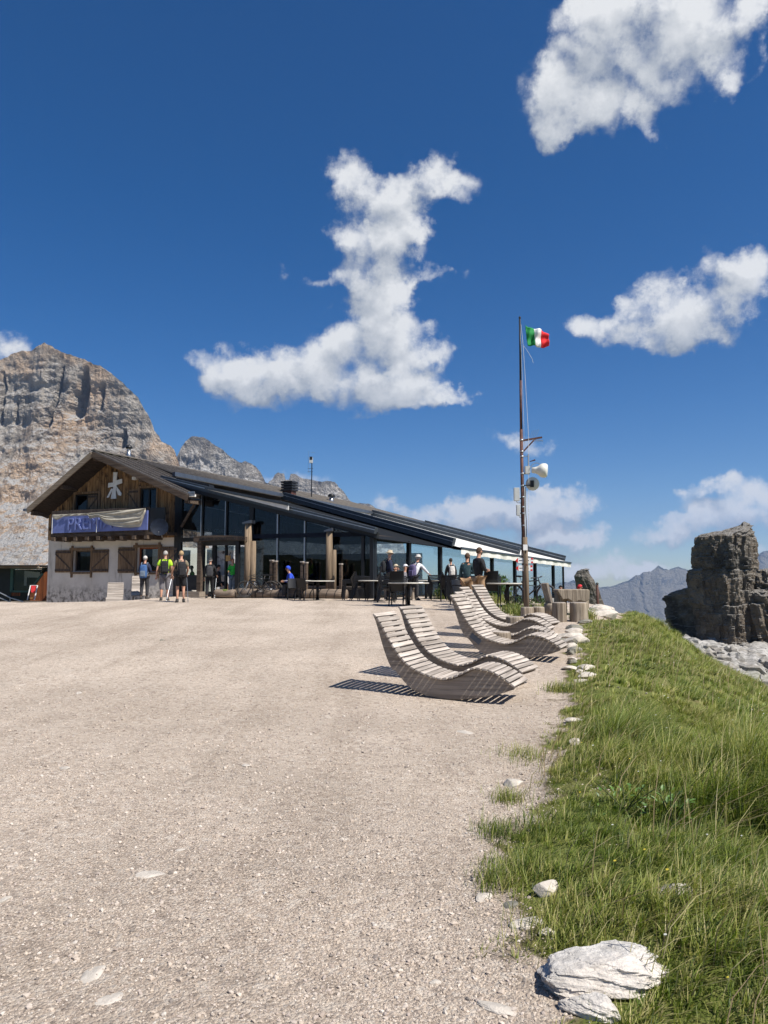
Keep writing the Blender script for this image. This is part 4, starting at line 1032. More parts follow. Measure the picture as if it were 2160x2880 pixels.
# two white high chairs on the gallery
hc = hut_thing('high_chair', 'left white ladder-back high chair on the veranda gallery', 'chair', 'white high chairs on the gallery')
hc.location = O + EX * fac(765, 1500, .9)[0] + EY * .9; hc.location.z = zt1
for (x, y) in ((-.2, -.2), (.2, -.2), (-.16, .2), (.16, .2)): MB().bar((x * 1.2, y, 0), (x * .8, y, .8), .04).obj('leg', 'white', hc)
for z in (.2, .45, .7): MB().span((-.2, -.22, z), (.2, -.18, z + .05)).obj('rung', 'white', hc)
MB().span((-.2, -.2, .5), (.2, .2, .53)).obj('seat', 'white', hc)
h2 = copy_tree(hc); h2['label'] = 'right white ladder-back high chair on the veranda gallery'; h2.location = O + EX * fac(792, 1500, .9)[0] + EY * .9; h2.location.z = zt1

# ================================================================== low cabin at the far left
D0 = 42; pc = at(60, 1700, D0); cab = thing('low_cabin', (pc.x, D0, 0), R(-8), 'low dark cabin with a slanted window and red-brown boards left of the hut', 'cabin')
def lc(u, v, y=0): p = at(u, v, D0 + y); return p.x - pc.x, p.z
def cspan(u0, v0, u1, v1, y0, y1, nm, mat): a, b = lc(u0, v0), lc(u1, v1); return MB().span((a[0], y0, b[1]), (b[0], y1, a[1])).obj(nm, mat, cab)
cspan(-80, 1590, 142, 1593, -1.2, 4, 'roof', 'roofmetal'); cspan(24, 1593, 142, 1599, -1.0, -.85, 'fascia', 'fascia')
cspan(-80, 1594, 26, 1700, 0, .2, 'wall', 'black'); cspan(26, 1594, 142, 1760, 3, 3.2, 'wall', 'black'); cspan(-80, 1600, 142, 1760, 3.3, 3.4, 'wall', 'black')
cspan(29, 1599, 34, 1664, -.05, .1, 'frame', 'green_paint'); cspan(29, 1661, 88, 1666, -.05, .1, 'frame', 'green_paint'); cspan(34, 1598, 124, 1601, -.05, .1, 'frame', 'green_paint')
MB().prism([lc(34, 1601), lc(124, 1603), lc(86, 1661), lc(34, 1661)], .02, .035).obj('pane', 'glass_clear', cab)
a, b = lc(125, 1613), lc(85, 1662); MB().bar((a[0], .0, a[1]), (b[0], .0, b[1]), .1, .12).obj('frame', 'green_paint', cab)
pl = [lc(36, 1605), lc(83, 1609), lc(83, 1625), lc(43, 1624), lc(41, 1648), lc(34, 1648)]
MB().prism(pl, 1.0, 1.03).obj('blind', 'paper', cab)
for i in range(9):
    u0 = 86 + i * 6; u1 = u0 + 5.6; v0 = 1662 - (u0 - 86) * 1.24 + 2; v1 = 1662 - (u1 - 86) * 1.24 + 2
    MB().prism([lc(u0, 1694), lc(u1, 1694), lc(u1, max(v1, 1608)), lc(u0, max(v0, 1608))], .0, .05).obj('board', 'redboard', cab)
for i in range(5): cspan(30 + i * 5, 1667, 34.7 + i * 5, 1676, 0, .05, 'board', 'redboard')
cspan(20, 1690, 150, 1694, -2.4, .0, 'deck', 'larch0'); cspan(60, 1694, 118, 1720, -2.5, -1.2, 'steps', 'larch0')
hr = thing('handrail', (pc.x, D0 - 2.6, 0), 0, 'sloping metal handrail on the steps of the low cabin', 'handrail')
pts_h = [(60, 1661), (95, 1678), (128, 1688)]
MB().tube([Vector((lc(u, v)[0], 0, lc(u, v)[1])) for u, v in pts_h], .03, 6).obj('rail', 'metal', hr)
MB().tube([Vector((lc(u, v)[0], 0, lc(u, v)[1])) for u, v in ((30, 1676), (62, 1676), (95, 1690))], .025, 6).obj('rail', 'metal', hr)
for u, v in ((62, 1663), (94, 1678)): p = lc(u, v); MB().tube([(p[0], 0, p[1]), (p[0], 0, p[1] - 1.1)], .028, 6).obj('baluster', 'metal', hr)
dc = thing('deck_chair', (pc.x, D0 - 1.4, 0), 0, 'white framed deck chair with a red cloth beside the low cabin', 'deck chair')
a, b = lc(112, 1646), lc(130, 1680)
for x in (a[0], b[0]): MB().bar((x, 0, b[1] - .1), (x, .3, a[1]), .04).obj('leg', 'white', dc)
MB().bar((a[0], .3, a[1]), (b[0], .3, a[1]), .04).obj('rail', 'white', dc); MB().bar((a[0], .05, b[1]), (b[0], .05, b[1]), .04).obj('rail', 'notice', dc)
MB().hexa([(a[0] + .08, .2, a[1] - .35), (a[0] + .28, .2, a[1] - .42), (a[0] + .28, .22, a[1] - .42), (a[0] + .08, .22, a[1] - .35), (a[0] + .05, .28, a[1]), (a[0] + .3, .28, a[1]), (a[0] + .3, .3, a[1]), (a[0] + .05, .3, a[1])]).obj('cloth', 'red_cloth', dc)
# ================================================================== wave loungers
UP = [(0, 1.0), (.07, .93), (.19, .73), (.337, .515), (.504, .365), (.695, .28), (.9, .235), (1.03, .25), (1.157, .30), (1.283, .365), (1.386, .38), (1.537, .35), (1.663, .29), (1.80, .20)]
LO = [(1.80, .165), (1.62, .10), (1.42, .05), (1.24, .018), (1.05, .0), (.85, .005), (.62, .05), (.46, .13), (.30, .30), (.24, .33), (.14, .55), (.04, .86), (-.012, .985)]
def spline(P, n):
    P = [Vector((a, b)) for a, b in P]; out = []
    Q = [P[0] * 2 - P[1]] + P + [P[-1] * 2 - P[-2]]
    for i in range(len(P) - 1):
        p0, p1, p2, p3 = Q[i:i + 4]
        for k in range(n):
            t = k / n; out.append(.5 * ((2 * p1) + (p2 - p0) * t + (2 * p0 - 5 * p1 + 4 * p2 - p3) * t * t + (3 * p1 - p0 - 3 * p2 + p3) * t ** 3))
    return out + [P[-1]]
upc = spline(UP, 8); loc_ = spline(LO, 3)
plank_poly = [(p.x, p.y - .012) for p in upc[::2]] + [(p.x, p.y) for p in loc_]
def plank_mesh():
    m = MB().prism(plank_poly, -.025, .025); me = m.mesh('side_plank', 'larch0')
    return me
PLANK = plank_mesh()
SLW = .66
SLAT = MB().box((0, 0, 0), (.057, SLW, .026)).mesh('slat', 'slat1')
def lounger(p, rz, label, grp='wave-shaped wooden loungers'):
    t = thing('wave_lounger', p, rz, label, 'lounger', grp)
    for y in (-.25, .25): link('side_plank', PLANK, t, (-.9, y, 0), None, .006)
    # slats along the curve
    acc = 0; last = upc[0]; step = .0745; nxt = .035
    for q in upc[1:]:
        d = (q - last).length
        while acc + d >= nxt:
            w = (nxt - acc) / d; c = last + (q - last) * w; a = math.atan2(q.y - last.y, q.x - last.x)
            o = link('slat', SLAT, t, (c.x - .9 - math.sin(a) * .011, .006 * (random.random() - .5), c.y + math.cos(a) * .011), (0, -a, .01 * (random.random() - .5)), .006)
            nxt += step
        acc += d; last = q
    return t
def lsit(u, v, rz, lab, D=None):
    p = gpix(u, v) if D is None else pos(u, D)
    return lounger((p.x, p.y, G(p.x, p.y)), rz, lab)
l1 = lsit(1262, 1955, R(-24), 'front-most wavy slatted wooden lounger nearest the viewer')
l2 = lsit(1312, 1914, R(-30), 'wavy wooden lounger just behind the front-most one')
l3 = lsit(1430, 1826, R(-24), 'wooden lounger with a metal mesh patch on its side', 12.4)
l4 = lsit(1428, 1800, R(-20), 'slim-looking lounger behind the one with the mesh patch', 13.5)
l5 = lsit(1425, 1780, R(-22), 'lounger third from the back beside a low stump table', 15.3)
l6 = lsit(1448, 1770, R(-30), 'rear-most lounger in front of the signpost', 16.6)
# perforated repair plate on the third lounger
MB().box((-.47, -.281, .30), (.20, .006, .085), (0, R(38), 0)).obj('mesh_plate', 'gutter', l3)
# two more stand at the hut wall, seen end-on
for u, lab in ((322, 'left lounger parked end-on against the plaster wall'), (392, 'right lounger parked end-on against the plaster wall behind a hiker')):
    p = pos(u, 31.6); lounger(p, R(-72), lab, 'loungers parked at the hut wall')

# ================================================================== stumps and log furniture
def stump(u, D, r, h, label, cat='stump', flare=1.0, name='tree_stump', seed=1, lean=0):
    p = pos(u, D); t = thing(name, p, seed * 1.3, label, cat)
    rs_ = np.random.default_rng(seed); ph = rs_.random(6) * 6.28
    wob = lambda a, z: 1 + .035 * math.sin(3 * a + ph[0]) + .03 * math.sin(7 * a + ph[1] + z) + .018 * math.sin(15 * a + ph[2]) + .012 * math.sin(29 * a + ph[3])
    prof = [(r * 1.06 * flare, -.08), (r * 1.05 * flare, .0), (r * 1.0, h * .25), (r * .98, h * .6), (r * .98, h - .03), (r * .95, h - .008), (r * .90, h)]
    MB().lathe(prof, 48, (0, 0, 0), None, wob).obj('trunk', 'log_wood', t, True)
    MB().lathe([(r * .90, h - .004), (r * .88, h + .006), (r * .45, h + .010), (.01, h + .008)], 48, (0, 0, 0), None, wob).obj('cut_face', 'slat0', t)
    return t
stump(1410, 12.9, .165, .36, 'small stump table between the loungers with the mesh patch', 'stump', seed=2)
stump(1449, 16.2, .20, .34, 'low round stump table between the two rear loungers', 'stump', seed=3)
stump(1483, 19.6, .17, .30, 'stump at the foot of the signpost, left one', seed=4)
stump(1514, 19.8, .165, .29, 'stump at the foot of the signpost, right one', seed=5)
stump(1506, 21.3, .16, .28, 'stump hidden behind the signpost beside the parked bike', seed=9)
stump(1574, 18.9, .175, .47, 'narrower upright log stool beside the log table', 'stool', seed=6, name='log_stool')
stump(1628, 18.9, .225, .47, 'wider upright log stool at the end of the log table', 'stool', seed=7, name='log_stool')
p = pos(1607, 20.9); lt = thing('log_table', p, 0, 'heavy table of split logs beside the stone kerb', 'table')
def blob_log(x0, x1, z0, z1, y, nm, seed):
    ph = seed * 1.7; m = MB(); g = []
    m.lathe([(.5, 0), (.52, .1), (.5, .5), (.49, .9), (.46, .97), (.40, 1)], 40, (0, 0, 0), None, lambda a, z: 1 + .04 * math.sin(4 * a + ph) + .03 * math.sin(9 * a + ph * 2) + .015 * math.sin(23 * a))
    m.v = [((x0 + x1) / 2 + a * (x1 - x0), y + b * (x1 - x0) * .9, z0 + c * (z1 - z0)) for a, b, c in m.v]
    return m.obj(nm, 'log_wood', lt, True)
blob_log(-.45, -.13, -.1, .68, .0, 'leg', 1); blob_log(.16, .50, -.1, .62, .05, 'leg', 2)
MB().prism([(-.44, .66), (-.42, .70), (.42, .70), (.45, .66), (.43, .42), (.32, .36), (.15, .40), (0, .34), (-.15, .44), (-.3, .42)], -.3, .35).obj('table_top', 'log_wood', lt, False, .02)
p = pos(1551, 20.2); t = thing('log_chair', p, R(15), 'rough log chair with a leaning plank back left of the log table', 'chair')
MB().lathe([(.19, -.05), (.19, .3), (.17, .36)], 24, (0, 0, 0), None, lambda a, z: 1 + .04 * math.sin(3 * a) + .02 * math.sin(11 * a)).obj('seat', 'log_wood', t, True)
MB().box((-.10, .02, .60), (.08, .32, .62), (0, R(-14), 0)).obj('backrest', 'larch2', t, False, .015)

# ================================================================== signpost and flagpole
p = pos(1482, 19.7); sg = thing('signpost', p, 0, 'round wooden post with white and red trail signs', 'signpost')
def hz(v, D): return at(1480, v, D).z
zb = p.z
MB().tube([(-.005, 0, -.2), (0, 0, 1.0), (-.02, 0, hz(1511, 19.7) - zb)], [.072, .07, .064], 16).obj('post', 'post_wood', sg, True)
sc = 19.7 / F
def sboard(u0, u1, v0, v1, dirn, tilt):
    b = thing('trail_sign', p + Vector((0, -.085, 0)), 0, None, None); b.parent = sg; b.location = (0, -.085, 0)
    x0, x1 = (u0 - 1482) * sc, (u1 - 1482) * sc; z0, z1 = hz(v1, 19.7) - zb, hz(v0, 19.7) - zb; zm = (z0 + z1) / 2; bd = MB()
    k = (x1 - x0)
    pa = MB().prism([(x0 + .06, z0), (x1, z0), (x1, z1), (x0 + .06, z1)], -.012, .0).obj('board', 'white', sg)
    MB().prism([(x0 - .01, zm), (x0 + .058, z0), (x0 + .058, z1)], -.012, 0).obj('arrow_tip', 'red', sg)
    for a in (.0, .68): MB().span((x1 - .055, -.016, z0 + (z1 - z0) * a), (x1 - .004, -.0125, z0 + (z1 - z0) * (a + .32))).obj('red_mark', 'red', pa)
    for i, (fx, fw) in enumerate(((.12, .2), (.62, .07))): MB().span((x0 + k * fx + .03, -.0155, zm - .008), (x0 + k * (fx + fw) + .03, -.0125, zm + .010)).obj('print', 'dark_frame', pa)
    bpy.data.objects.remove(b)
sboard(1453, 1502, 1569, 1584, -1, 0); sboard(1454, 1500, 1590, 1606, -1, 0)
MB().span((-.05, -.1, hz(1588, 19.7) - zb - .03), (.02, -.09, hz(1588, 19.7) - zb + .02)).obj('small_plate', 'rust', sg)
MB().prism([(-.085, hz(1548, 19.7) - zb), (.03, hz(1548, 19.7) - zb), (.03, hz(1532, 19.7) - zb), (-.085, hz(1532, 19.7) - zb)], -.1, -.088).obj('small_board', 'white', sg)
MB().tube([(.03 + .02 * math.sin(a), -.1, hz(1540, 19.7) - zb + .07 * math.cos(a)) for a in np.linspace(0, 3.14, 8)], .007, 5).obj('hook', 'black', sg)

DP = 21.2; p = pos(1478, DP); fp = thing('flagpole', p, 0, 'tall rusty steel flagpole behind the signpost', 'flagpole'); zb = p.z; sc = DP / F
def fx(u): return (u - 1478) * sc
def fz(v): return at(1478, v, DP).z - zb
MB().tube([(fx(1478.5), 0, -.2), (fx(1475), 0, fz(1430)), (fx(1474.2), 0, fz(1208))], [.052, .05, .046], 12).obj('lower_pole', 'rust', fp, True)
MB().tube([(fx(1474.2), 0, fz(1208)), (fx(1474.6), 0, fz(1070))], [.039, .036], 12).obj('middle_pole', 'rust', fp, True)
MB().tube([(fx(1474.6), 0, fz(1070)), (fx(1475.4), 0, fz(897))], [.031, .026], 12).obj('upper_pole', 'black', fp, True)
MB().lathe([(.02, 0), (.034, .02), (.034, .05), (.01, .08)], 12, (fx(1475.4), 0, fz(897))).obj('finial', 'black', fp, True)
for v in (1238, 1270, 1284, 1332, 1366, 1398, 1426, 1444, 1478): MB().lathe([(.056, -.02), (.062, 0), (.056, .02)], 12, (fx(1474.6 + (v - 1238) * .008), 0, fz(v))).obj('clamp', 'metal', fp)
MB().tube([(fx(1478), -.03, fz(914)), (fx(1483), -.04, fz(975)), (fx(1487), -.05, fz(1060)), (fx(1494), -.05, fz(1230)), (fx(1490), -.05, fz(1500))], .006, 5).obj('halyard', 'rope', fp)
MB().tube([(fx(1477), .03, fz(900)), (fx(1481), .03, fz(1100)), (fx(1483), .03, fz(1250))], .005, 5).obj('halyard', 'rope', fp)
MB().tube([(fx(1485), -.04, fz(974)), (fx(1495), -.04, fz(988)), (fx(1508), -.04, fz(1010)), (fx(1511), -.04, fz(1022))], .005, 5).obj('loose_line', 'rope', fp)
for k, (x, r) in enumerate(((fx(1480), .016), (fx(1470), .012), (fx(1483), .010))):
    MB().tube([(x + .01 * math.sin(i * 1.7 + k), -.045, fz(1370 + i * 32)) for i in range(11)], r, 6).obj('cable', 'black' if k else 'greybox', fp)
fl = thing('flag', Vector((p.x, DP, 0)), 0, 'green, white and red flag flying from the top of the pole', 'flag')
def flagpart(t0, t1, mat, nm):
    g = []
    for i in range(14):
        t = t0 + (t1 - t0) * i / 13; row = []
        for j in range(16):
            q = j / 15
            u = 1478 + (1545 - 1478) * t + (5 * q * (1 - t)) - 3 * q * t; vt = 914 + 24 * t + 2 * math.sin(t * 7); vb = 974 + 2 * t - 1.5 * math.sin(t * 6)
            v = vt + (vb - vt) * q; w = at(u, v, DP)
            yy = .10 * math.sin(t * 9 + q * 2.2) * t + .04 * math.sin(t * 19 + q * 5) + .02 * math.sin(q * 11 + t * 4)
            row.append((w.x - p.x, yy, w.z))
        g.append(row)
    o = MB().grid(g).obj(nm, mat, fl, True); s = o.modifiers.new('s', 'SOLIDIFY'); s.thickness = .004
flagpart(0, .36, 'flag_green', 'green_stripe'); flagpart(.36, .66, 'flag_white', 'white_stripe'); flagpart(.66, 1, 'flag_red', 'red_stripe')
# bracket and aerials
an = thing('aerial', p, 0, 'thin comb aerial on a rusty bracket high on the flagpole', 'antenna')
MB().bar((fx(1478), 0, fz(1239)), (fx(1533), 0, fz(1230)), .05, .05).obj('boom', 'rust', an)
MB().bar((fx(1479), 0, fz(1270)), (fx(1514), 0, fz(1234)), .04, .04).obj('brace', 'rust', an)
MB().tube([(fx(1504), -.05, fz(1238)), (fx(1531), -.2, fz(1242))], .009, 5).obj('yagi_boom', 'metal', an)
for i in range(7):
    u = 1508 + i * 3.6; MB().tube([(fx(u), -.1 - .015 * i, fz(1238.5 + i * .5)), (fx(u + 2), -.1 - .015 * i, fz(1246 + i * .2))], .005, 4).obj('element', 'metal', an)
for i in range(4): MB().tube([(fx(1500 + i * 5), 0, fz(1229)), (fx(1507 + i * 6), .02, fz(1211 - i * 1.5))], .004, 4).obj('whip', 'metal', an)
lk = thing('radio_link_drum', p, 0, 'big white drum-shaped radio antenna on the flagpole', 'antenna')
c = Vector((fx(1502), -.0, fz(1322))); ax = Vector((.92, -.30, -.08)).normalized(); q = ax.to_track_quat('Z', 'Y').to_matrix()
MB().lathe([(.06, 0), (.085, .01), (.095, .12), (.13, .19), (.19, .26), (.205, .32), (.20, .40), (.17, .44), (.02, .45)], 28, c, q).obj('drum', 'radome', lk, True)
MB().span((fx(1483), -.08, fz(1333)), (fx(1491), .08, fz(1312))).obj('radio_box', 'greybox', lk); MB().span((fx(1491.5), -.06, fz(1331)), (fx(1497), .06, fz(1311))).obj('radio_box', 'greybox', lk)
MB().tube([c + Vector((.12, -.1, .02)) + Vector((.16 * math.cos(a), 0, .17 * math.sin(a))) for a in np.linspace(.2, 2.9, 12)], .010, 6).obj('hoop', 'metal', lk)
MB().tube([(fx(1493.5), 0, fz(1278)), (fx(1493.5), 0, fz(1335))], .022, 8).obj('stub_mast', 'metal', lk)
for v in (1284, 1333): MB().bar((fx(1474), 0, fz(v)), (fx(1496), 0, fz(v - 1)), .025, .025).obj('arm', 'metal', lk)
MB().tube([(fx(1497), 0, fz(1298)), (fx(1505), -.02, fz(1296)), (fx(1512), -.03, fz(1294))], [.012, .016, .024], 8).obj('clamp_arm', 'rust', lk)
cw = Vector((p.x + fx(1503), DP - .02, p.z + fz(1361)))
t, q = dish('link_dish', cw, .19, (.30, .93, .1), 'round grey dish seen from behind on the flagpole', 'radome')
MB().span((-.07, -.07, -.10), (.03, -.02, .09)).obj('mount', 'black', t); MB().bar((fx(1478) - fx(1503), -.03, -.05), (.0, -.04, -.05), .025, .03).obj('arm', 'black', t)
for (u0, u1, v0, v1, lab) in ((1450.5, 1466, 1372, 1409, 'larger grey cabinet strapped to the left of the flagpole'), (1457, 1466.5, 1420, 1450, 'smaller grey cabinet strapped lower on the flagpole')):
    t = thing('cabinet', p, 0, lab, 'box')
    MB().span((fx(u0), -.06, fz(v1)), (fx(u1), .05, fz(v0))).obj('case', 'greybox', t, False, .008); MB().span((fx(u1), -.02, fz(v1) + .05), (fx(1472), .02, fz(v1) + .08)).obj('bracket', 'dark_frame', t)
    MB().tube([(fx(u0 + 7), 0, fz(v1)), (fx(u0 + 9), 0, fz(v1 + 5)), (fx(1470), 0, fz(v1 + 6))], .010, 5).obj('cable', 'greybox', t)

# ================================================================== tables and chairs of the terrace
tt = thing('round_table', (0, 0, 0), 0, '', 'table', 'round terrace tables')
MB().lathe([(.655, .715), (.665, .722), (.665, .742), (.65, .75), (.02, .752)], 40).obj('table_top', 'table_top', tt, True)
MB().tube([(0, 0, .02), (0, 0, .715)], .055, 12).obj('pedestal', 'chair_black', tt, True)
MB().lathe([(.30, 0), (.31, .015), (.08, .04), (.06, .06)], 24).obj('base', 'chair_black', tt, True)
first = True
TAB = [(893, 28.6, 1.0, 'round pale table nearest the parked bikes'), (1056, 27.3, .95, 'round table before the glass corner beside the man in the straw hat'), (1149, 24.2, 1.0, 'round table with cutlery in the middle of the terrace'),
       (1198, 30.0, .8, 'round table half hidden behind the man in the white hat'), (1254, 30.2, .8, 'round table in front of the woman with the white backpack'), (1428, 24.0, 1.0, 'round table left of the signpost beside the rear lounger')]
for (u, D, k, lab) in TAB:
    o = tt if first else copy_tree(tt); first = False
    o.location = pos(u, D); o['label'] = lab; o.scale = (k, k, 1)
p = pos(1160, 24.1); t = thing('napkin', p + Vector((.25, -.2, .753)), .4, 'small white napkin holder on the middle terrace table', 'napkin')
MB().span((-.08, -.04, 0), (.08, .04, .02)).obj('sheet', 'paper', t)
p = pos(1430, 24.0); t = thing('ashtray', p + Vector((-.1, -.3, .753)), .2, 'small grey ashtray on the table left of the signpost', 'ashtray')
MB().lathe([(.05, 0), (.055, .02), (.045, .02), (.04, .008), (.01, .008)], 14).obj('bowl', 'greybox', t)
# black stacking armchair
ch = thing('stacking_chair', (0, 0, 0), 0, '', 'chair', 'black stacking chairs')
MB().grid([[(-.22 + .44 * i / 5, -.22 + .44 * j / 5, .43 + .015 * ((i - 2.5) / 2.5) ** 2 - .02 * j / 5) for j in range(6)] for i in range(6)]).obj('seat', 'chair_black', ch, True)
g = [[(-.21 + .42 * i / 7, .20 + .10 * j / 5 + .03 * (1 - ((i - 3.5) / 3.5) ** 2), .46 + .38 * j / 5) for j in range(6)] for i in range(8)]
MB().grid(g).obj('backrest', 'chair_black', ch, True)
for sx in (-1, 1):
    MB().tube([(sx * .24, -.26, 0), (sx * .235, -.21, .43), (sx * .25, -.2, .64)], [.018, .02, .02], 6).obj('leg', 'chair_black', ch)
    MB().tube([(sx * .23, .33, 0), (sx * .22, .23, .43), (sx * .215, .29, .84)], [.018, .02, .018], 6).obj('leg', 'chair_black', ch)
    MB().tube([(sx * .25, -.23, .645), (sx * .255, .05, .66), (sx * .22, .25, .66)], .022, 6).obj('armrest', 'chair_black', ch)
ORD = ['lowest black', 'second-lowest black', 'third-lowest black', 'fourth-lowest black', 'fifth-lowest black', 'sixth-lowest black']
STK = [(1011, 27.6, 5, R(100), 'in the stack before the glass corner'), (985, 28.6, 3, R(-80), 'in the low stack left of the glass corner'), (1083, 27.0, 5, R(90), 'in the stack beside the man in the straw hat'),
       (1118, 24.4, 6, R(170), 'in the stack at the middle terrace table'), (1088, 26.0, 3, R(95), 'in the low stack between two terrace tables'), (1232, 28.2, 6, R(-95), 'in the leaning stack left of the white backpack'),
       (1258, 27.6, 3, R(175), 'in the low stack under the far table'), (1285, 26.6, 6, R(-90), 'in the stack left of the woman in the teal jacket'), (1384, 24.6, 6, R(165), 'in the stack behind the rear lounger')]
first = True
for (u, D, n, rz, lab) in STK:
    p = pos(u, D)
    for k in range(n):
        o = ch if first else copy_tree(ch); first = False
        o.location = p + Vector((0, 0, .055 * k)) + Matrix.Rotation(rz, 3, 'Z') @ Vector((.004 * (random.random() - .5), -.03 * k, 0))
        o.rotation_euler = (0, 0, rz + .03 * (random.random() - .5)); o['label'] = '%s chair %s' % (ORD[k] if k < n - 1 else 'topmost black', lab)
for (u, D, rz, lab) in ((826, 29.2, R(10), 'single black chair at the table of the person in the blue hood'), (857, 28.2, R(150), 'single black chair drawn up to the table nearest the bikes'), (1300, 24.6, R(40), 'single black chair behind the slim-looking lounger')):
    o = copy_tree(ch); p = pos(u, D); o.location = p; o.rotation_euler = (0, 0, rz); o['label'] = lab
    if u == 826: pass
# far table of the person in the blue hood
o = copy_tree(tt); o.location = pos(835, 30.6); o['label'] = 'round table where the person in the blue hood leans'; o.scale = (.85, .85, 1)

# ================================================================== bicycles
bk = thing('mountain_bike', (0, 0, 0), 0, '', 'bicycle', 'mountain bikes parked at the hut')
def wheel(x, nm='wheel'):
    r = .34
    w = MB(); n = 36
    pts_ = [(x + r * math.cos(2 * math.pi * i / n), 0, .365 + r * math.sin(2 * math.pi * i / n)) for i in range(n + 1)]
    ty = MB().tube(pts_, .026, 8, False).obj(nm, 'tyre', bk, True)
    pts_ = [(x + .312 * math.cos(2 * math.pi * i / n), 0, .365 + .312 * math.sin(2 * math.pi * i / n)) for i in range(n + 1)]
    MB().tube(pts_, .010, 6, False).obj('rim', 'bikeframe', ty, True)
    m = MB()
    for i in range(20):
        a = 2 * math.pi * i / 20; m.tube([(x, .02 * (-1) ** i, .365), (x + .31 * math.cos(a), 0, .365 + .31 * math.sin(a))], .0022, 3)
    tag(m.obj('spoke', 'metal', ty), kind='stuff')
    MB().lathe([(.02, -.04), (.035, -.02), (.035, .02), (.02, .04)], 10, (x, 0, .365), Matrix.Rotation(math.pi / 2, 3, 'X')).obj('hub', 'metal', ty)
wheel(-.55); wheel(.57)
BBp, ST, HT, HB, RAx, FAx = (-.11, 0, .33), (-.27, 0, .80), (.33, 0, .84), (.38, 0, .72), (-.55, 0, .365), (.57, 0, .365)
m = MB(); m.tube([BBp, ST], .017, 8); m.tube([ST, HT], .018, 8); m.tube([HB, BBp], .024, 8); m.tube([HT, HB], .022, 8)
for s_ in (-1, 1): m.tube([(BBp[0], s_ * .03, BBp[2]), (RAx[0], s_ * .06, RAx[2])], .010, 6); m.tube([(ST[0], s_ * .02, ST[2] - .06), (RAx[0], s_ * .06, RAx[2])], .009, 6)
m.obj('frame', 'bikeframe', bk, True)
m = MB(); m.tube([HB, (.42, 0, .64)], .02, 8)
for s_ in (-1, 1): m.tube([(.42, s_ * .06, .66), (.57, s_ * .06, .365)], [.02, .016], 8)
m.obj('fork', 'metal', bk, True)
MB().tube([HT, (.31, 0, .92)], .016, 6).obj('stem', 'bikeframe', bk); MB().tube([(.27, -.36, .94), (.33, -.12, .93), (.33, .12, .93), (.27, .36, .94)], .013, 8).obj('handlebar', 'bikeframe', bk, True)
for s_ in (-1, 1): MB().tube([(.275, s_ * .24, .94), (.26, s_ * .37, .94)], .019, 8).obj('grip', 'tyre', bk)
MB().tube([ST, (-.31, 0, .93)], .014, 6).obj('seat_post', 'metal', bk)
MB().lathe([(.02, 0), (.05, .01), (.05, .03), (.02, .045)], 12, (-.32, 0, .93)).obj('saddle_base', 'bikeframe', bk)
MB().hexa([(-.46, -.07, .95), (-.18, -.02, .95), (-.18, .02, .95), (-.46, .07, .95), (-.46, -.06, 1.0), (-.17, -.018, .985), (-.17, .018, .985), (-.46, .06, 1.0)]).obj('saddle', 'black', bk, False, .01)
MB().lathe([(.09, -.008), (.09, .008)], 20, (-.11, -.05, .33), Matrix.Rotation(math.pi / 2, 3, 'X')).obj('chainring', 'metal', bk)
for s_, a in ((-1, .5), (1, .5 + math.pi)):
    e = (-.11 + .17 * math.cos(a), s_ * .08, .33 - .17 * math.sin(a)); m = MB().bar((-.11, s_ * .08, .33), e, .02, .02); m.obj('crank', 'metal', bk); MB().box((e[0], s_ * .13, e[2]), (.1, .08, .02)).obj('pedal', 'black', bk)
def put_bike(o, u, D, rz, lean, lab):
    p = pos(u, D); o.location = p; o.rotation_euler = (lean, 0, rz); o['label'] = lab
put_bike(bk, 727, 31.4, R(-22 + 180 + 12), R(-7), 'front mountain bike leaning at the log rack')
b2 = copy_tree(bk); put_bike(b2, 744, 32.0, R(-22 + 180 - 3), R(-5), 'rear mountain bike leaning at the log rack')
b3 = copy_tree(bk); put_bike(b3, 1492, 23.6, R(-38), R(4), 'mountain bike parked between the signpost and the veranda')

# small shed beyond the log table
p = pos(1672, 31); t = thing('small_shed', p, R(5), 'small dark shed with a pipe beyond the log table', 'shed')
MB().span((-.32, -.2, -.3), (.28, .9, .48)).obj('wall', 'black', t); MB().span((-.36, -.3, .48), (.34, 1.0, .53)).obj('roof', 'larch0', t); MB().span((-.06, -.24, -.2), (.14, -.205, .47)).obj('door', 'larch2', t)
MB().tube([(.15, -.28, -.3), (.15, -.28, .48)], .04, 8).obj('post', 'larch2', t)
p = pos(1682, 30.4); t = thing('chimney_pole', p, 0, 'slim brown pole with a small cap beside the dark shed', 'pole')
MB().tube([(0, 0, -.3), (0, 0, 1.3)], [.06, .05], 10).obj('shaft', 'rust', t, True); MB().lathe([(.03, 1.3), (.07, 1.34), (.02, 1.4)], 10).obj('cap', 'dark_frame', t)
# ================================================================== people
def skin_mesh(name, verts, edges, radii, root, mats, sub=1):
    me = bpy.data.meshes.new(name); me.from_pydata([tuple(v) for v in verts], edges, [])
    o = bpy.data.objects.new(name, me); col.objects.link(o)
    sk = o.modifiers.new('s', 'SKIN'); sk.branch_smoothing = .6
    if not me.skin_vertices: me.skin_vertices.new()
    for i, r in enumerate(radii):
        d = me.skin_vertices[0].data[i]; d.radius = (r[0], r[1]) if isinstance(r, tuple) else (r, r); d.use_root = (i == root)
    sb = o.modifiers.new('b', 'SUBSURF'); sb.levels = sub; sb.render_levels = sub
    bpy.context.view_layer.update()
    m2 = bpy.data.meshes.new_from_object(o.evaluated_get(bpy.context.evaluated_depsgraph_get()))
    bpy.data.objects.remove(o); bpy.data.meshes.remove(me)
    m2.name = name; m2.materials.clear(); m2.materials.append(MATS[mats]); m2.shade_smooth()
    return m2
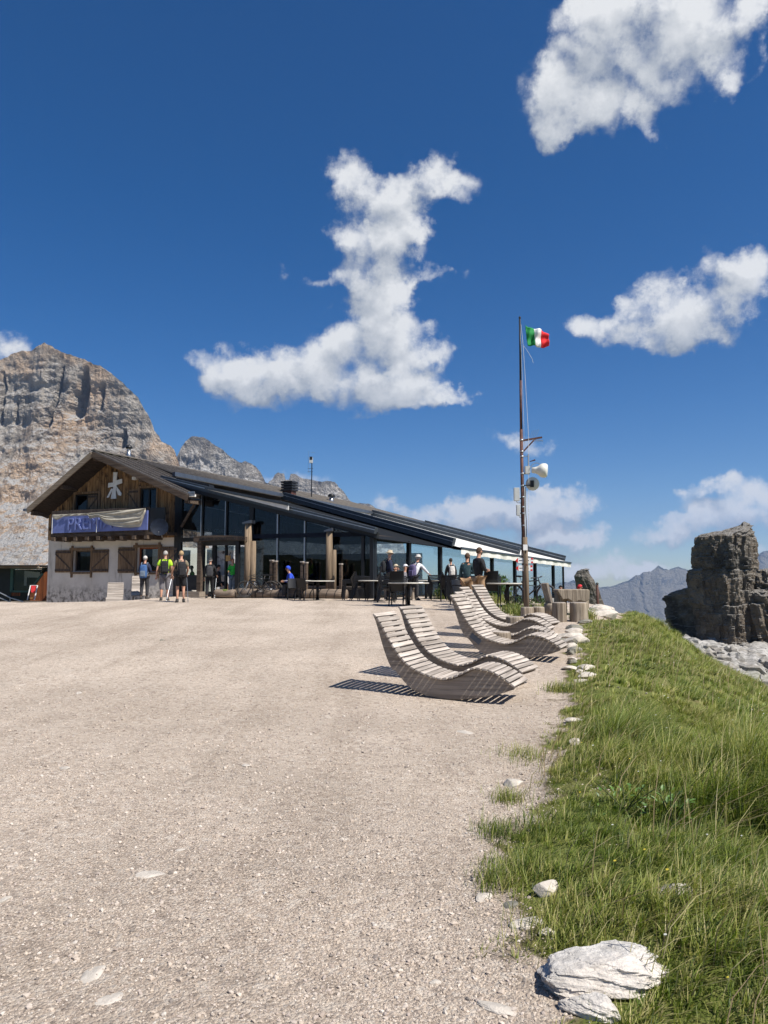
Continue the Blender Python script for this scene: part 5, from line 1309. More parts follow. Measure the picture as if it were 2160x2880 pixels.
def cmat(name, c, rough=.85):
    if name not in MATS: M(name, c, rough, .22, 14, .15)
    return name
cmat('hair_grey', (.33, .31, .28)); cmat('hair_blond', (.33, .23, .12)); cmat('hair_dark', (.018, .012, .009)); cmat('hair_brown', (.07, .04, .022))
cmat('c_black', (.014, .014, .016)); cmat('c_char', (.035, .035, .038)); cmat('c_navy', (.016, .02, .045)); cmat('c_neon', (.42, .70, .03)); cmat('c_khaki', (.20, .165, .11)); cmat('c_grey', (.17, .16, .17))
cmat('c_green', (.03, .42, .05)); cmat('c_blue', (.02, .06, .45)); cmat('c_white', (.66, .66, .68)); cmat('c_teal', (.03, .065, .075)); cmat('c_tan', (.30, .19, .105)); cmat('c_red', (.55, .03, .04)); cmat('c_jean', (.13, .17, .22))
cmat('c_beige', (.48, .40, .28)); cmat('c_bluepack', (.04, .10, .24)); cmat('c_violet', (.10, .085, .17)); cmat('c_offwhite', (.52, .49, .45)); cmat('c_sole', (.05, .045, .04)); cmat('c_olive', (.19, .22, .13))
def person(u, D, H, face, label, top='c_black', bottom='c_black', shoes='c_sole', hair='hair_dark', hat=None, sleeves='long', legs='long', pose='stand', arms=None, skin='skin', hairlen=0, lean=0.0, z0=None, at_pos=None, step=0.0, hood=None, zseat=.45, headturn=0, beard=False):
    """face: direction the person looks, radians, 0 = away from the camera (+y)"""
    p = pos(u, D) if at_pos is None else Vector(at_pos)
    if z0 is not None: p = Vector((p.x, p.y, z0))
    t = thing('person', p, face, label, 'person')
    k = H / 1.75
    def v(x, y, z): return Vector((x * k, y * k, z * k))
    sit = pose == 'sit'
    hz_ = .95 if not sit else (zseat + .09) / k
    ln = math.sin(lean)
    hip = v(0, 0, hz_); wst = v(0, ln * .14, hz_ + .14); che = v(0, ln * .38, hz_ + .14 + .25 * math.cos(lean)); nek = v(0, ln * .56 + .0, hz_ + .12 + .42 * math.cos(lean))
    nk2 = nek + v(0, .02 + ln * .06, .075); hd = nk2 + v(0, .015 + ln * .05, .10); hd2 = hd + v(0, .012, .085)
    V, E, Rr = [], [], []
    def add(q, r, par=None):
        V.append(q); Rr.append(r if not isinstance(r, tuple) else (r[0] * k, r[1] * k)); i = len(V) - 1
        if not isinstance(r, tuple): Rr[-1] = r * k
        if par is not None: E.append((par, i))
        return i
    i_h = add(hip, (.135, .105)); i_w = add(wst, (.13, .095), i_h); i_c = add(che, (.15, .105), i_w); i_n = add(nek, (.062, .06), i_c)
    i_n2 = add(nk2, .052, i_n); i_hd = add(hd, (.068, .082), i_n2); i_h2 = add(hd2, (.062, .075), i_hd)
    J = {'sh': [], 'el': [], 'ha': [], 'hp': [], 'kn': [], 'an': [], 'to': []}
    A = arms or (None, None)
    for n_, s_ in enumerate((-1, 1)):
        sh = nek + v(s_ * .165, 0, -.045); J['sh'].append(sh)
        a_ = A[n_] or ((s_ * .235, .02, -.34), (s_ * .25, .10, -.59))
        el = nek + v(a_[0][0], a_[0][1], a_[0][2]); ha = nek + v(a_[1][0], a_[1][1], a_[1][2]); J['el'].append(el); J['ha'].append(ha)
        i1 = add(sh, .062, i_c); i2 = add(el, .042, i1); i3 = add(ha, .030, i2)
        dr = (ha - el).normalized(); i4 = add(ha + dr * .05 * k, (.042, .02), i3); add(ha + dr * .095 * k, (.036, .016), i4)
        hp = hip + v(s_ * .095, 0, -.05); J['hp'].append(hp)
        if sit: kn = hip + v(s_ * .12, .43, .0); an = v(s_ * .12, hz_ * 0 + .42, .08)
        else:
            sy = step * s_; kn = v(s_ * .105, .5 * sy + .03, .50); an = v(s_ * .11, sy - .02, .085)
        J['kn'].append(kn); J['an'].append(an)
        j1 = add(hp, (.092, .095), i_h); j2 = add(kn, .058, j1); jm = add((kn + an) / 2 + v(0, -.012, .02), .052, j2); j3 = add(an, .036, jm)
        add(an + v(s_ * .02, .13, -.055), (.04, .026), j3)
    body = link('body', skin_mesh('body', V, E, Rr, 0, skin), t)
    # fingers and nose joined into the body surface
    bm = bmesh.new(); bm.from_mesh(body.data); ex_ = MB()
    for n_, s_ in enumerate((-1, 1)):
        dr = (J['ha'][n_] - J['el'][n_]).normalized(); sd = dr.cross(Vector((0, 1, 0))); sd = sd.normalized() if sd.length > .1 else Vector((1, 0, 0)); b0 = J['ha'][n_] + dr * .085 * k
        for f_, (o_, l_) in enumerate(((-.03, .06), (-.01, .075), (.01, .07), (.03, .055))):
            ex_.tube([b0 + sd * o_ * k, b0 + (sd * o_ + dr * l_ * .6) * k, b0 + (sd * o_ * .9 + dr * l_ * .9 + Vector((0, .02, 0))) * k], [.010 * k, .009 * k, .006 * k], 5)
        ex_.tube([J['ha'][n_] + dr * .03 * k + sd * .035 * k, J['ha'][n_] + (dr * .075 + sd * .06) * k], [.011 * k, .008 * k], 5)
    rt = Matrix.Rotation(headturn, 3, 'Z'); hc = hd + v(0, 0, .02)
    ex_.tube([hc + rt @ v(0, .075, .035), hc + rt @ v(0, .108, -.012)], [.008 * k, .016 * k], 6)
    for s_ in (-1, 1): ex_.lathe([(.008 * k, -.012 * k), (.03 * k, 0), (.008 * k, .012 * k)], 8, hc + rt @ v(s_ * .078, .0, .0), Matrix.Rotation(math.pi / 2, 3, 'Y'))
    me2 = ex_.mesh('x', skin, True); bm.from_mesh(me2); bm.to_mesh(body.data); bm.free(); body.data.shade_smooth()
    for s_ in (-1, 1): MB().lathe([(.004 * k, -.008 * k), (.011 * k, 0), (.004 * k, .008 * k)], 8, hc + rt @ v(s_ * .03, .082, .028), Matrix.Rotation(math.pi / 2, 3, 'X')).obj('eye', 'c_black', t)
    MB().box(hc + rt @ v(0, .085, -.045), (.045 * k, .012 * k, .008 * k), Euler((0, 0, headturn))).obj('mouth', 'c_red', t)
    # top
    V, E, Rr = [], [], []; g = .02
    i_h = add(hip + v(0, 0, -.04), (.168, .14)); i_w = add(wst, (.168, .138), i_h); i_c = add(che, (.19, .145), i_w); i_n = add(nek + v(0, 0, .012), (.098, .092), i_c)
    for n_ in range(2):
        i1 = add(J['sh'][n_] + v(0, 0, .006), .096, i_c)
        if sleeves == 'long': i2 = add(J['el'][n_], .066, i1); add(J['el'][n_].lerp(J['ha'][n_], .92), .045, i2)
        else: add(J['sh'][n_].lerp(J['el'][n_], .72), .074, i1)
    link('jacket' if sleeves == 'long' else 'shirt', skin_mesh('top', V, E, Rr, 0, top), t)
    # legs
    V, E, Rr = [], [], []
    i_h = add(hip + v(0, 0, .03), (.165, .135))
    for n_ in range(2):
        j1 = add(J['hp'][n_], (.115, .118), i_h)
        if legs == 'long': j2 = add(J['kn'][n_], .084, j1); add(J['kn'][n_].lerp(J['an'][n_], .93), .066, j2)
        elif legs == 'capri': j2 = add(J['kn'][n_], .092, j1); add(J['kn'][n_].lerp(J['an'][n_], .35), .082, j2)
        else: add(J['hp'][n_].lerp(J['kn'][n_], .92), .102, j1)
    link('trousers' if legs == 'long' else 'shorts', skin_mesh('legs', V, E, Rr, 0, bottom), t)
    for n_, s_ in enumerate((-1, 1)):
        a = J['an'][n_]; m_ = MB(); m_.tube([a + v(0, -.06, -.045), a + v(0, -.02, -.04), a + v(s_ * .01, .07, -.05), a + v(s_ * .02, .17, -.06)], [.042 * k, .052 * k, .05 * k, .03 * k], 10)
        m_.tube([a + v(0, -.01, -.05), a + v(0, 0, .04)], [.052 * k, .05 * k], 10)
        so_ = m_.obj('shoe', shoes, t, True); MB().hexa([a + v(s_ * .01 - .05, -.1, -.088), a + v(s_ * .01 + .05, -.1, -.088), a + v(s_ * .02 + .045, .2, -.088), a + v(s_ * .02 - .045, .2, -.088), a + v(s_ * .01 - .05, -.1, -.062), a + v(s_ * .01 + .05, -.1, -.062), a + v(s_ * .02 + .045, .2, -.062), a + v(s_ * .02 - .045, .2, -.062)]).obj('sole', 'c_sole', so_)
    # hair: cap open to the face, longer at the nape where worn so
    def shell(rx, ry, rz_, c, front, drop, mat, nm, bump_=.006):
        g_ = []; nu, nv = 20, 10
        for i in range(nv):
            row = []
            for j in range(nu):
                a = 2 * math.pi * j / (nu - 1); fr = (math.cos(a) + 1) / 2 # 1 = face side
                phm = (math.pi * .5 * (1 + drop * (1 - fr))) * (front * fr + (1 - fr)) 
                ph = phm * i / (nv - 1); w = 1 + bump_ * 8 * math.sin(7 * a + 3 * ph) * .12
                row.append(c + rt @ Vector((rx * math.sin(ph) * math.sin(a) * w, ry * math.sin(ph) * math.cos(a) * w, rz_ * math.cos(ph))))
            g_.append(row)
        o_ = MB().grid(g_).obj(nm, mat, t, True); s_ = o_.modifiers.new('s', 'SOLIDIFY'); s_.thickness = .012 * k
    hcc = hd + v(0, .002, .035)
    if hair: shell(.088 * k, .103 * k, .118 * k, hcc, .62, .28 + hairlen, hair, 'hair')
    if hat in ('brim', 'sun'):
        cm = {'brim': 'c_beige', 'sun': 'c_offwhite'}[hat]; q = Matrix.Rotation(-.12, 3, 'X')
        br = .165 if hat == 'brim' else .15
        MB().lathe([(br * k, -.012 * k), (br * k * .98, -.004 * k), (.098 * k, .012 * k), (.094 * k, .05 * k), (.082 * k, .088 * k), (.03 * k, .098 * k)], 24, hcc + v(0, 0, .05), q).obj('hat', cm, t, True)
    elif hat: 
        shell(.094 * k, .108 * k, .122 * k, hcc + v(0, 0, .008), .80, -.05, hat, 'cap', 0)
        MB().hexa([hcc + rt @ v(-.06, .085, .045), hcc + rt @ v(.06, .085, .045), hcc + rt @ v(.045, .165, .03), hcc + rt @ v(-.045, .165, .03), hcc + rt @ v(-.06, .085, .055), hcc + rt @ v(.06, .085, .055), hcc + rt @ v(.045, .165, .038), hcc + rt @ v(-.045, .165, .038)]).obj('peak', hat, t)
    if hood: shell(.108 * k, .120 * k, .132 * k, hcc, .72, .55, hood, 'hood', .02)
    if beard: MB().lathe([(.02 * k, -.05 * k), (.055 * k, -.02 * k), (.06 * k, .02 * k), (.03 * k, .035 * k)], 12, hc + rt @ v(0, .045, -.055)).obj('beard', 'hair_brown', t, True)
    t['nek'] = 0
    return t, dict(nek=nek, che=che, hip=hip, sh=J['sh'], ha=J['ha'], k=k)
def backpack(pp, label, mat, h=.48, w=.34, d=.21, drop=0.0, accent=None):
    t, j = pp; k = j['k']; c = (j['che'] + j['nek']) / 2
    b = thing('backpack', t.location, t.rotation_euler[2], label, 'backpack')
    cy = c.y - (.14 + d / 2) * k; zc = j['nek'].z - (.05 + h / 2 + drop) * k
    m = MB(); n = 18; prof = [(.25, -.5), (.46, -.47), (.5, -.3), (.5, .1), (.46, .35), (.36, .47), (.15, .5)]
    def rad(a): return 1 / (abs(math.cos(a)) ** 3.2 + abs(math.sin(a)) ** 3.2) ** (1 / 3.2)
    st = []
    for r, z in prof:
        for q in range(n): a = 2 * math.pi * q / n; m.v.append((r * rad(a) * math.cos(a) * w * k, cy + r * rad(a) * math.sin(a) * d * k, zc + z * h * k))
    for i in range(len(prof) - 1):
        for q in range(n): m.f.append((i * n + q, i * n + (q + 1) % n, (i + 1) * n + (q + 1) % n, (i + 1) * n + q))
    m.f.append(tuple(range(n))); m.f.append(tuple((len(prof) - 1) * n + q for q in range(n)))
    m.obj('bag', mat, b, True)
    MB().span((-.1 * w / .3 * k, cy - (d / 2 + .045) * k, zc - .38 * h * k), (.1 * w / .3 * k, cy - (d / 2 - .03) * k, zc + .05 * h * k)).obj('pocket', accent or mat, b, False, .02)
    MB().tube([(-.03 * k, cy, zc + .5 * h * k), (-.02 * k, cy, zc + (.5 * h + .05) * k), (.02 * k, cy, zc + (.5 * h + .05) * k), (.03 * k, cy, zc + .5 * h * k)], .008 * k, 5).obj('loop', 'c_black', b)
    for s_ in (-1, 1):
        x = s_ * .115 * k
        MB().tube([(x, cy + .05 * k, zc + .35 * h * k), (x, c.y - .09 * k, j['nek'].z + .035 * k), (x * 1.05, c.y + .04 * k, j['nek'].z + .045 * k), (x * 1.1, c.y + .15 * k, j['che'].z + .02 * k), (x * 1.25, c.y + .06 * k, j['che'].z - .16 * k), (x, cy + .07 * k, zc - .38 * h * k)], .017 * k, 6).obj('strap', accent or 'c_black', b, True)
    return b
def pole(pp, n_, tip, label):
    t, j = pp; h = Matrix.Rotation(t.rotation_euler[2], 3, 'Z') @ j['ha'][n_] + t.location
    b = thing('hiking_pole', h, 0, label, 'hiking pole'); tp = Vector(tip) - h
    MB().tube([tp, tp * .12], [.008, .011], 6).obj('shaft', 'metal', b); MB().tube([tp * .12, tp * -.05], .018, 8).obj('grip', 'c_black', b)
    MB().lathe([(.035, -.005), (.035, .005)], 10, tp * .93).obj('basket', 'c_black', b)
def AR(l, r): return (l, r)
down = lambda s_: ((s_ * .235, .02, -.34), (s_ * .25, .10, -.59))
fold = lambda s_: ((s_ * .235, .03, -.33), (s_ * .05, .25, -.34))
# hikers by the hut wall
a = person(405, 30.4, 1.68, R(4), 'hiker in dark clothes with a grey cap and a blue backpack by the hut window', 'c_navy', 'c_char', hair='hair_grey', hat='c_offwhite', arms=AR(fold(-1), fold(1)), step=.05)
backpack(a, 'blue backpack worn by the hiker in dark clothes', 'c_bluepack', .56, .30, .2, accent='c_jean')
a = person(462, 27.6, 1.77, R(12), 'hiker in a neon yellow shirt and grey three-quarter trousers', 'c_neon', 'c_grey', hair='hair_grey', sleeves='short', legs='capri', arms=AR(((-.27, -.02, -.33), (-.29, -.03, -.58)), down(1)), step=.04)
backpack(a, 'black backpack worn over the neon yellow shirt', 'c_black', .46, .28, .18)
p = pos(470, 27.4); pole(a, 1, p + Vector((.0, -.1, 0)), 'thin hiking pole of the hiker in the neon shirt')
a = person(507, 26.1, 1.73, R(22), 'hiker in a khaki shirt and black shorts standing with a pole', 'c_khaki', 'c_black', hair='hair_blond', sleeves='short', legs='short', arms=AR(((-.27, .05, -.32), (-.30, .16, -.55)), ((.25, .06, -.33), (.22, .2, -.52))))
backpack(a, 'black backpack worn over the khaki shirt', 'c_black', .54, .29, .2, drop=.02)
p = pos(529, 25.7); pole(a, 1, p, 'slanting hiking pole of the hiker in the khaki shirt')
a = person(589, 31.9, 1.66, R(8), 'hiker all in black with a backpack entering the doorway', 'c_black', 'c_black', hair='hair_grey', hat='c_char', arms=AR(down(-1), ((.25, .1, -.3), (.27, .25, -.48))), step=.16, lean=.1)
backpack(a, 'black backpack on the hiker at the doorway', 'c_char', .5, .3, .2)
p = pos(603, 31.6); pole(a, 1, p, 'hiking pole of the hiker at the doorway')
def inside(u, v, yo): s_, z = fac(u, v, yo); w = O + EX * s_ + EY * yo; return Vector((w.x, w.y, FZ))
person(655, 33, 1.70, R(150), 'bald man in a green jacket standing in the doorway', 'c_green', 'c_jean', hair=None, skin='skin', at_pos=inside(655, 1640, -.25), arms=AR(down(-1), fold(1)))
person(612, 33, 1.68, R(-60), 'person in black shorts sitting inside the doorway', 'c_black', 'c_black', hair='hair_dark', legs='short', pose='sit', at_pos=inside(612, 1650, .0), zseat=.5)
person(538, 33, 1.66, R(120), 'person in green sitting behind the left entrance glass', 'c_green', 'c_black', hair='hair_dark', pose='sit', at_pos=inside(540, 1640, .9), zseat=.5)
person(826, 31.0, 1.66, R(110), 'person in a blue hooded jacket bent over the table', 'c_blue', 'c_char', hair=None, hood='c_blue', pose='sit', arms=AR(fold(-1), fold(1)), lean=.35)
person(888, 33, 1.74, R(100), 'guest in a grey brimmed hat and pale blue shirt inside the veranda', 'c_jean', 'c_char', hair='hair_grey', hat='brim', pose='sit', at_pos=inside(888, 1640, 1.2), zseat=.62, arms=AR(fold(-1), fold(1)))
a = person(1094, 27.9, 1.78, R(-75), 'man in a straw hat and dark jacket standing among the stacked chairs', 'c_navy', 'c_char', hair='hair_grey', hat='brim', arms=AR(fold(-1), down(1)))
backpack(a, 'black backpack of the man in the straw hat', 'c_black', .42, .27, .16)
a = person(1163, 28.6, 1.70, R(-40), 'person in a white sun hat and white shirt leaning over a table', 'c_white', 'c_char', hair='hair_grey', hat='sun', arms=AR(down(-1), ((.24, .2, -.25), (.28, .42, -.42))), lean=.42, step=.1)
backpack(a, 'violet-grey backpack of the person in the white sun hat', 'c_violet', .5, .3, .2)
for u, D, hat_, lab, top in ((1111, 29.6, 'c_beige', 'seated guest in a beige cap behind the stacked chairs', 'c_olive'), (1138, 30.0, 'c_white', 'seated guest in a white cap beside the leaning person', 'c_grey')):
    person(u, D, 1.68, R(-100), lab, top, 'c_char', hair='hair_grey', hat=hat_, pose='sit')
a = person(1269, 32.5, 1.64, R(8), 'dark-haired woman in a black jacket carrying a white backpack', 'c_black', 'c_black', hair='hair_dark', legs='short', step=.12)
backpack(a, 'white backpack of the dark-haired woman', 'c_offwhite', .46, .27, .17, accent='c_offwhite')
a = person(1315, 23.6, 1.66, R(-25), 'brown-haired woman in a teal jacket and shorts', 'c_teal', 'c_tan', hair='hair_brown', legs='short', hairlen=.22, arms=AR(down(-1), fold(1)))
a = person(1347, 22.8, 1.83, R(-60), 'bearded man in a black jacket and tan shorts behind the loungers', 'c_black', 'c_tan', hair='hair_brown', legs='short', arms=AR(fold(-1), fold(1)), beard=True, hairlen=.1, step=.06)
def far_seat(u, v, H):
    best = min(np.arange(24, 40, .25), key=lambda D: abs((pos(u, D).z + .45 + .88 * H / 1.75) - at(u, v, D).z)); return float(best)
d1, d2 = far_seat(1578, 1651, 1.55), far_seat(1626, 1648, 1.62)
a = person(1578, d1, 1.55, R(175), 'child with dark hair sitting beyond the log table', 'c_white', 'c_navy', hair='hair_dark', pose='sit', hat=None, arms=AR(fold(-1), fold(1)))
a = person(1626, d2, 1.62, R(-110), 'person in a red hooded jacket sitting beyond the log table', 'c_red', 'c_char', hair=None, hood='c_red', pose='sit', arms=AR(fold(-1), fold(1)), lean=.1)
# what the seated ones sit on
def bench(u, D, w, label, rz=0, h=.45):
    p = pos(u, D); t = thing('bench', p, rz, label, 'bench')
    for i in range(3): MB().box((0, -.12 + .12 * i, h - .02), (w, .11, .04)).obj('plank', 'larch0', t)
    for s_ in (-1, 1): MB().span((s_ * w * .4 - .04, -.16, -.1), (s_ * w * .4 + .04, .16, h - .04)).obj('leg', 'larch2', t)
bench(1578, d1, .9, 'plank bench under the child beyond the log table'); bench(1626, d2, .9, 'plank bench under the person in red'); bench(1124, 29.9, 1.4, 'bench under the two seated guests in caps', R(-20))
# ================================================================== stones
def rock_mesh(seed, sx, sy, sz, sub=3, rough=.22, mat='limestone'):
    bm = bmesh.new(); bmesh.ops.create_icosphere(bm, subdivisions=sub, radius=1)
    P = np.array([v.co[:] for v in bm.verts]); r_ = np.random.default_rng(seed)
    d = 1 + rough * 2 * (fbm(P[:, 0] * 1.3 + seed, P[:, 1] * 1.3, P[:, 2] * 1.3, 4, seed) - .5) + rough * .5 * (fbm(P[:, 0] * 5 + seed, P[:, 1] * 5, P[:, 2] * 5, 3, seed + 5, ridged=True) - .5)
    Q = P * d[:, None]
    for _ in range(9): # cleave it along a few planes
        n = r_.normal(size=3); n /= np.linalg.norm(n); c = .62 + .25 * r_.random(); e = Q @ n - c; Q = Q - np.clip(e, 0, None)[:, None] * n[None] * .85
    if mat == 'boulder':
        q1 = Q @ np.array([.5, .3, .8]); q2 = Q @ np.array([.8, -.5, -.3]); q3 = Q @ np.array([-.2, .9, -.4])
        Q = Q * (1 + .16 * (fbm(q1 * 3.2, q2 * 1.2, q3 * 1.2, 4, seed, ridged=True) - .55) + .10 * (np.floor(q1 * 5 + 1.5 * fbm(q2 * 2, q3 * 2, 0, 3, seed)) % 2 - .5) * fbm(q2 * 3, q3 * 3, q1, 2, seed + 3) + .07 * (fbm(Q[:, 0] * 9, Q[:, 1] * 9, Q[:, 2] * 9, 3, seed + 7) - .5))[:, None]
    Q = Q * np.array([sx, sy, sz])
    for v, q in zip(bm.verts, Q): v.co = q
    me = bpy.data.meshes.new('rock'); bm.to_mesh(me); bm.free(); me.materials.append(MATS[mat])
    return me
def rock(u, v, w, hr, dr, label, seed, mat='limestone', sink=.35, rz=0, sub=3, grp=None, name='rock', rough=.22):
    p = gpix(u, v); sx = w / F * p.y / 2; sz = sx * hr; sy = sx * dr
    me = rock_mesh(seed, sx, sy, sz, sub, rough, mat)
    o = link(name, me, None, (p.x, p.y + sy * .5, p.z + sz * (1 - 2 * sink)), (0, 0, rz))
    return tag(o, label, 'rock', grp)
rock(1690, 2800, 372, .34, .62, 'big white fissured boulder at the lower right beside the grass', 101, 'boulder', .36, .2, 6, rough=.3)
rock(1680, 2868, 160, .42, .6, 'broken white stone against the foot of the big boulder', 102, 'boulder', .35, -.3, 5, rough=.3)
rock(1540, 2528, 80, .55, .7, 'rounded white stone at the grass edge above the big boulder', 103, 'limestone', .3, .5, 4)
rock(1490, 2615, 125, .22, .5, 'flat pale slab lying in the gravel above the big boulder', 104, 'limestone', .5, .3, 4)
rock(1910, 2555, 110, .42, .6, 'white stone half hidden in the long grass', 105, 'limestone', .25, .1, 4)
rock(1365, 2535, 70, .3, .6, 'pale stone sunk in the gravel near the grass edge', 106, 'limestone', .5, .8, 4)
rock(1440, 2562, 50, .4, .7, 'small grey stone beside the rounded white stone', 107, 'greystone', .4, .2, 3)
rock(1400, 2850, 120, .2, .4, 'flat whitish slab at the bottom edge of the picture', 108, 'limestone', .5, -.5, 4)
rock(1540, 2640, 50, .4, .7, 'little pale stone left in the grass by the big boulder', 109, 'limestone', .3, .2, 3)
rock(1448, 2208, 58, .5, .7, 'white stone on the gravel where the grass begins', 110, 'limestone', .35, .2, 4)
rock(1620, 2100, 44, .6, .7, 'white stone in the grass below the kerb stones', 111, 'limestone', .3, .4, 3)
rock(1616, 2032, 52, .35, .6, 'flat white stone in the grass nearer the kerb stones', 112, 'limestone', .35, .1, 3)
rock(1702, 2068, 30, .5, .7, 'small pale stone deep in the grass', 113, 'limestone', .3, .6, 3)
KR = [(1652, 1738, 62, .5, 'l'), (1700, 1738, 80, .42, 'l'), (1690, 1722, 54, .5, 'l'), (1712, 1722, 40, .6, 'l'), (1668, 1722, 36, .5, 'g'), (1648, 1752, 46, .3, 'g'), (1620, 1770, 50, .32, 'g'), (1615, 1784, 52, .4, 'l'), (1605, 1798, 70, .36, 'l'), (1622, 1810, 66, .42, 'l'), (1580, 1806, 30, .55, 'g'), (1606, 1820, 42, .4, 'l'),
      (1618, 1834, 44, .55, 'g'), (1606, 1842, 28, .55, 'g'), (1612, 1856, 26, .4, 'l'), (1611, 1866, 26, .6, 'g'), (1604, 1885, 46, .3, 'l'), (1650, 1886, 54, .34, 'l'), (1634, 1896, 26, .55, 'l'), (1652, 1916, 52, .45, 'l'), (1636, 1930, 36, .4, 'l')]
nth = ['first', 'second', 'third', 'fourth', 'fifth', 'sixth', 'seventh', 'eighth', 'ninth', 'tenth', 'eleventh', 'twelfth', 'thirteenth', 'fourteenth', 'fifteenth', 'sixteenth', 'seventeenth', 'eighteenth', 'nineteenth', 'twentieth', 'last']
for i, (u, v, w, hr, k) in enumerate(KR):
    rock(u, v, w * 1.12, hr, .75, '%s of the kerb stones counted from the log stools, %s' % (nth[i], 'whitish limestone' if k == 'l' else 'dark grey'), 130 + i, 'limestone' if k == 'l' else 'greystone', .3, random.random() * .8, 4, 'kerb stones along the gravel', rough=.36)
GS = [(420, 2475, 90, 'flat pale stone slab flush with the gravel at the left'), (305, 2820, 90, 'pale flat stone at the lower left corner area'), (255, 2755, 100, 'pale stone plate above the lower left one'), (1310, 2062, 70, 'whitish patch of stone in the gravel before the loungers'), (180, 2165, 34, 'small white stone on the gravel at the far left'), (505, 2400, 26, 'small grey stone in the middle of the gravel'), (10, 2535, 40, 'white stone at the left edge of the picture'), (220, 1952, 28, 'tiny white stone on the upper gravel'), (690, 2160, 30, 'thin white chip on the gravel'), (1225, 2770, 34, 'white chip on the lower gravel'), (455, 1802, 18, 'dark chip on the gravel in front of the hut'), (700, 1922, 14, 'little stone on the gravel left of the loungers')]
for i, (u, v, w, lab) in enumerate(GS): rock(u, v, w, .12 if w > 50 else .35, .6, lab, 200 + i, 'limestone' if i != 10 else 'greystone', .62 if w > 50 else .4, i * .7, 3, 'stones lying in the gravel')

# ================================================================== loose gravel
def gravel_mat():
    m, t, b = newmat('gravel')
    at_ = N(t, 'ShaderNodeAttribute', attribute_name='tint'); t.links.new(at_.outputs['Color'], b.inputs['Base Color']); b.inputs['Roughness'].default_value = .95; b.inputs['Specular IOR Level'].default_value = .15
gravel_mat()
def pebbles():
    n = 190000; r = np.random.default_rng(11)
    y = 2.0 + 9.5 * r.random(n) ** 1.25; x = (r.random(n) * 2 - 1) * (.56 * y + .25)
    k = r.random(n) > gmask(x, y) * 1.15; x, y = x[k], y[k]; n = len(x)
    pat = fbm(x * .9, y * .9, 0, 4, 77); k = r.random(n) < (.40 + 1.1 * (pat - .3)) * sstep(11.5, 5.5, y); x, y = x[k], y[k]; n = len(x)
    z = gz(x, y) + gbump(x, y)
    s = (.0023 + .0026 * r.random(n) + .006 * r.random(n) ** 11 + .008 * (r.random(n) < .0015)) * (1 + .04 * y)
    pal = np.array([(.36, .30, .25), (.47, .40, .33), (.55, .48, .41), (.42, .36, .315), (.58, .53, .465), (.24, .21, .185), (.50, .425, .345)])
    octa = (np.array([(1, 0, 0), (-1, 0, 0), (0, 1, 0), (0, -1, 0), (0, 0, 1), (0, 0, -1)], float), np.array([(0, 2, 4), (2, 1, 4), (1, 3, 4), (3, 0, 4), (2, 0, 5), (1, 2, 5), (3, 1, 5), (0, 3, 5)]))
    bm = bmesh.new(); bmesh.ops.create_icosphere(bm, subdivisions=1, radius=1)
    ico = (np.array([v.co[:] for v in bm.verts]), np.array([[v.index for v in q.verts] for q in bm.faces])); bm.free()
    for (B, T), sel, lab in ((octa, s < .0075, 'fine beige grit scattered over the yard'), (ico, s >= .0075, 'coarser beige pebbles lying loose on the yard')):
        xs, ys, zs, ss = x[sel], y[sel], z[sel], s[sel]; m = len(xs); nb = len(B)
        V = B[None] * (.72 + .5 * r.random((m, nb, 1))) + .2 * (r.random((m, nb, 3)) - .5)
        V *= (ss[:, None] * (.75 + .6 * r.random((m, 3))))[:, None, :]
        a = r.random(m) * 6.28; c, q = np.cos(a)[:, None], np.sin(a)[:, None]; tl = (r.random(m) - .5)[:, None]
        X = V[..., 0] * c - V[..., 1] * q; Y = V[..., 0] * q + V[..., 1] * c; Z = V[..., 2] * .75 + X * tl * .5
        V = np.stack([X, Y, Z], -1) + np.stack([xs, ys, zs + ss * .2], -1)[:, None, :]
        Fq = (T[None] + (np.arange(m) * nb)[:, None, None]).reshape(-1, 3)
        ci = r.choice(7, m, p=[.16, .26, .17, .16, .06, .06, .13]); C = pal[ci] * np.array([.88, .865, .855]) * (.85 + .3 * r.random((m, 1)))
        C = np.repeat(np.concatenate([C, np.ones((m, 1))], 1), nb, 0)
        tag(link('gravel', npmesh('gravel', V.reshape(-1, 3), Fq, 'gravel', False, 3, C)), lab, 'gravel', kind='stuff')
pebbles()

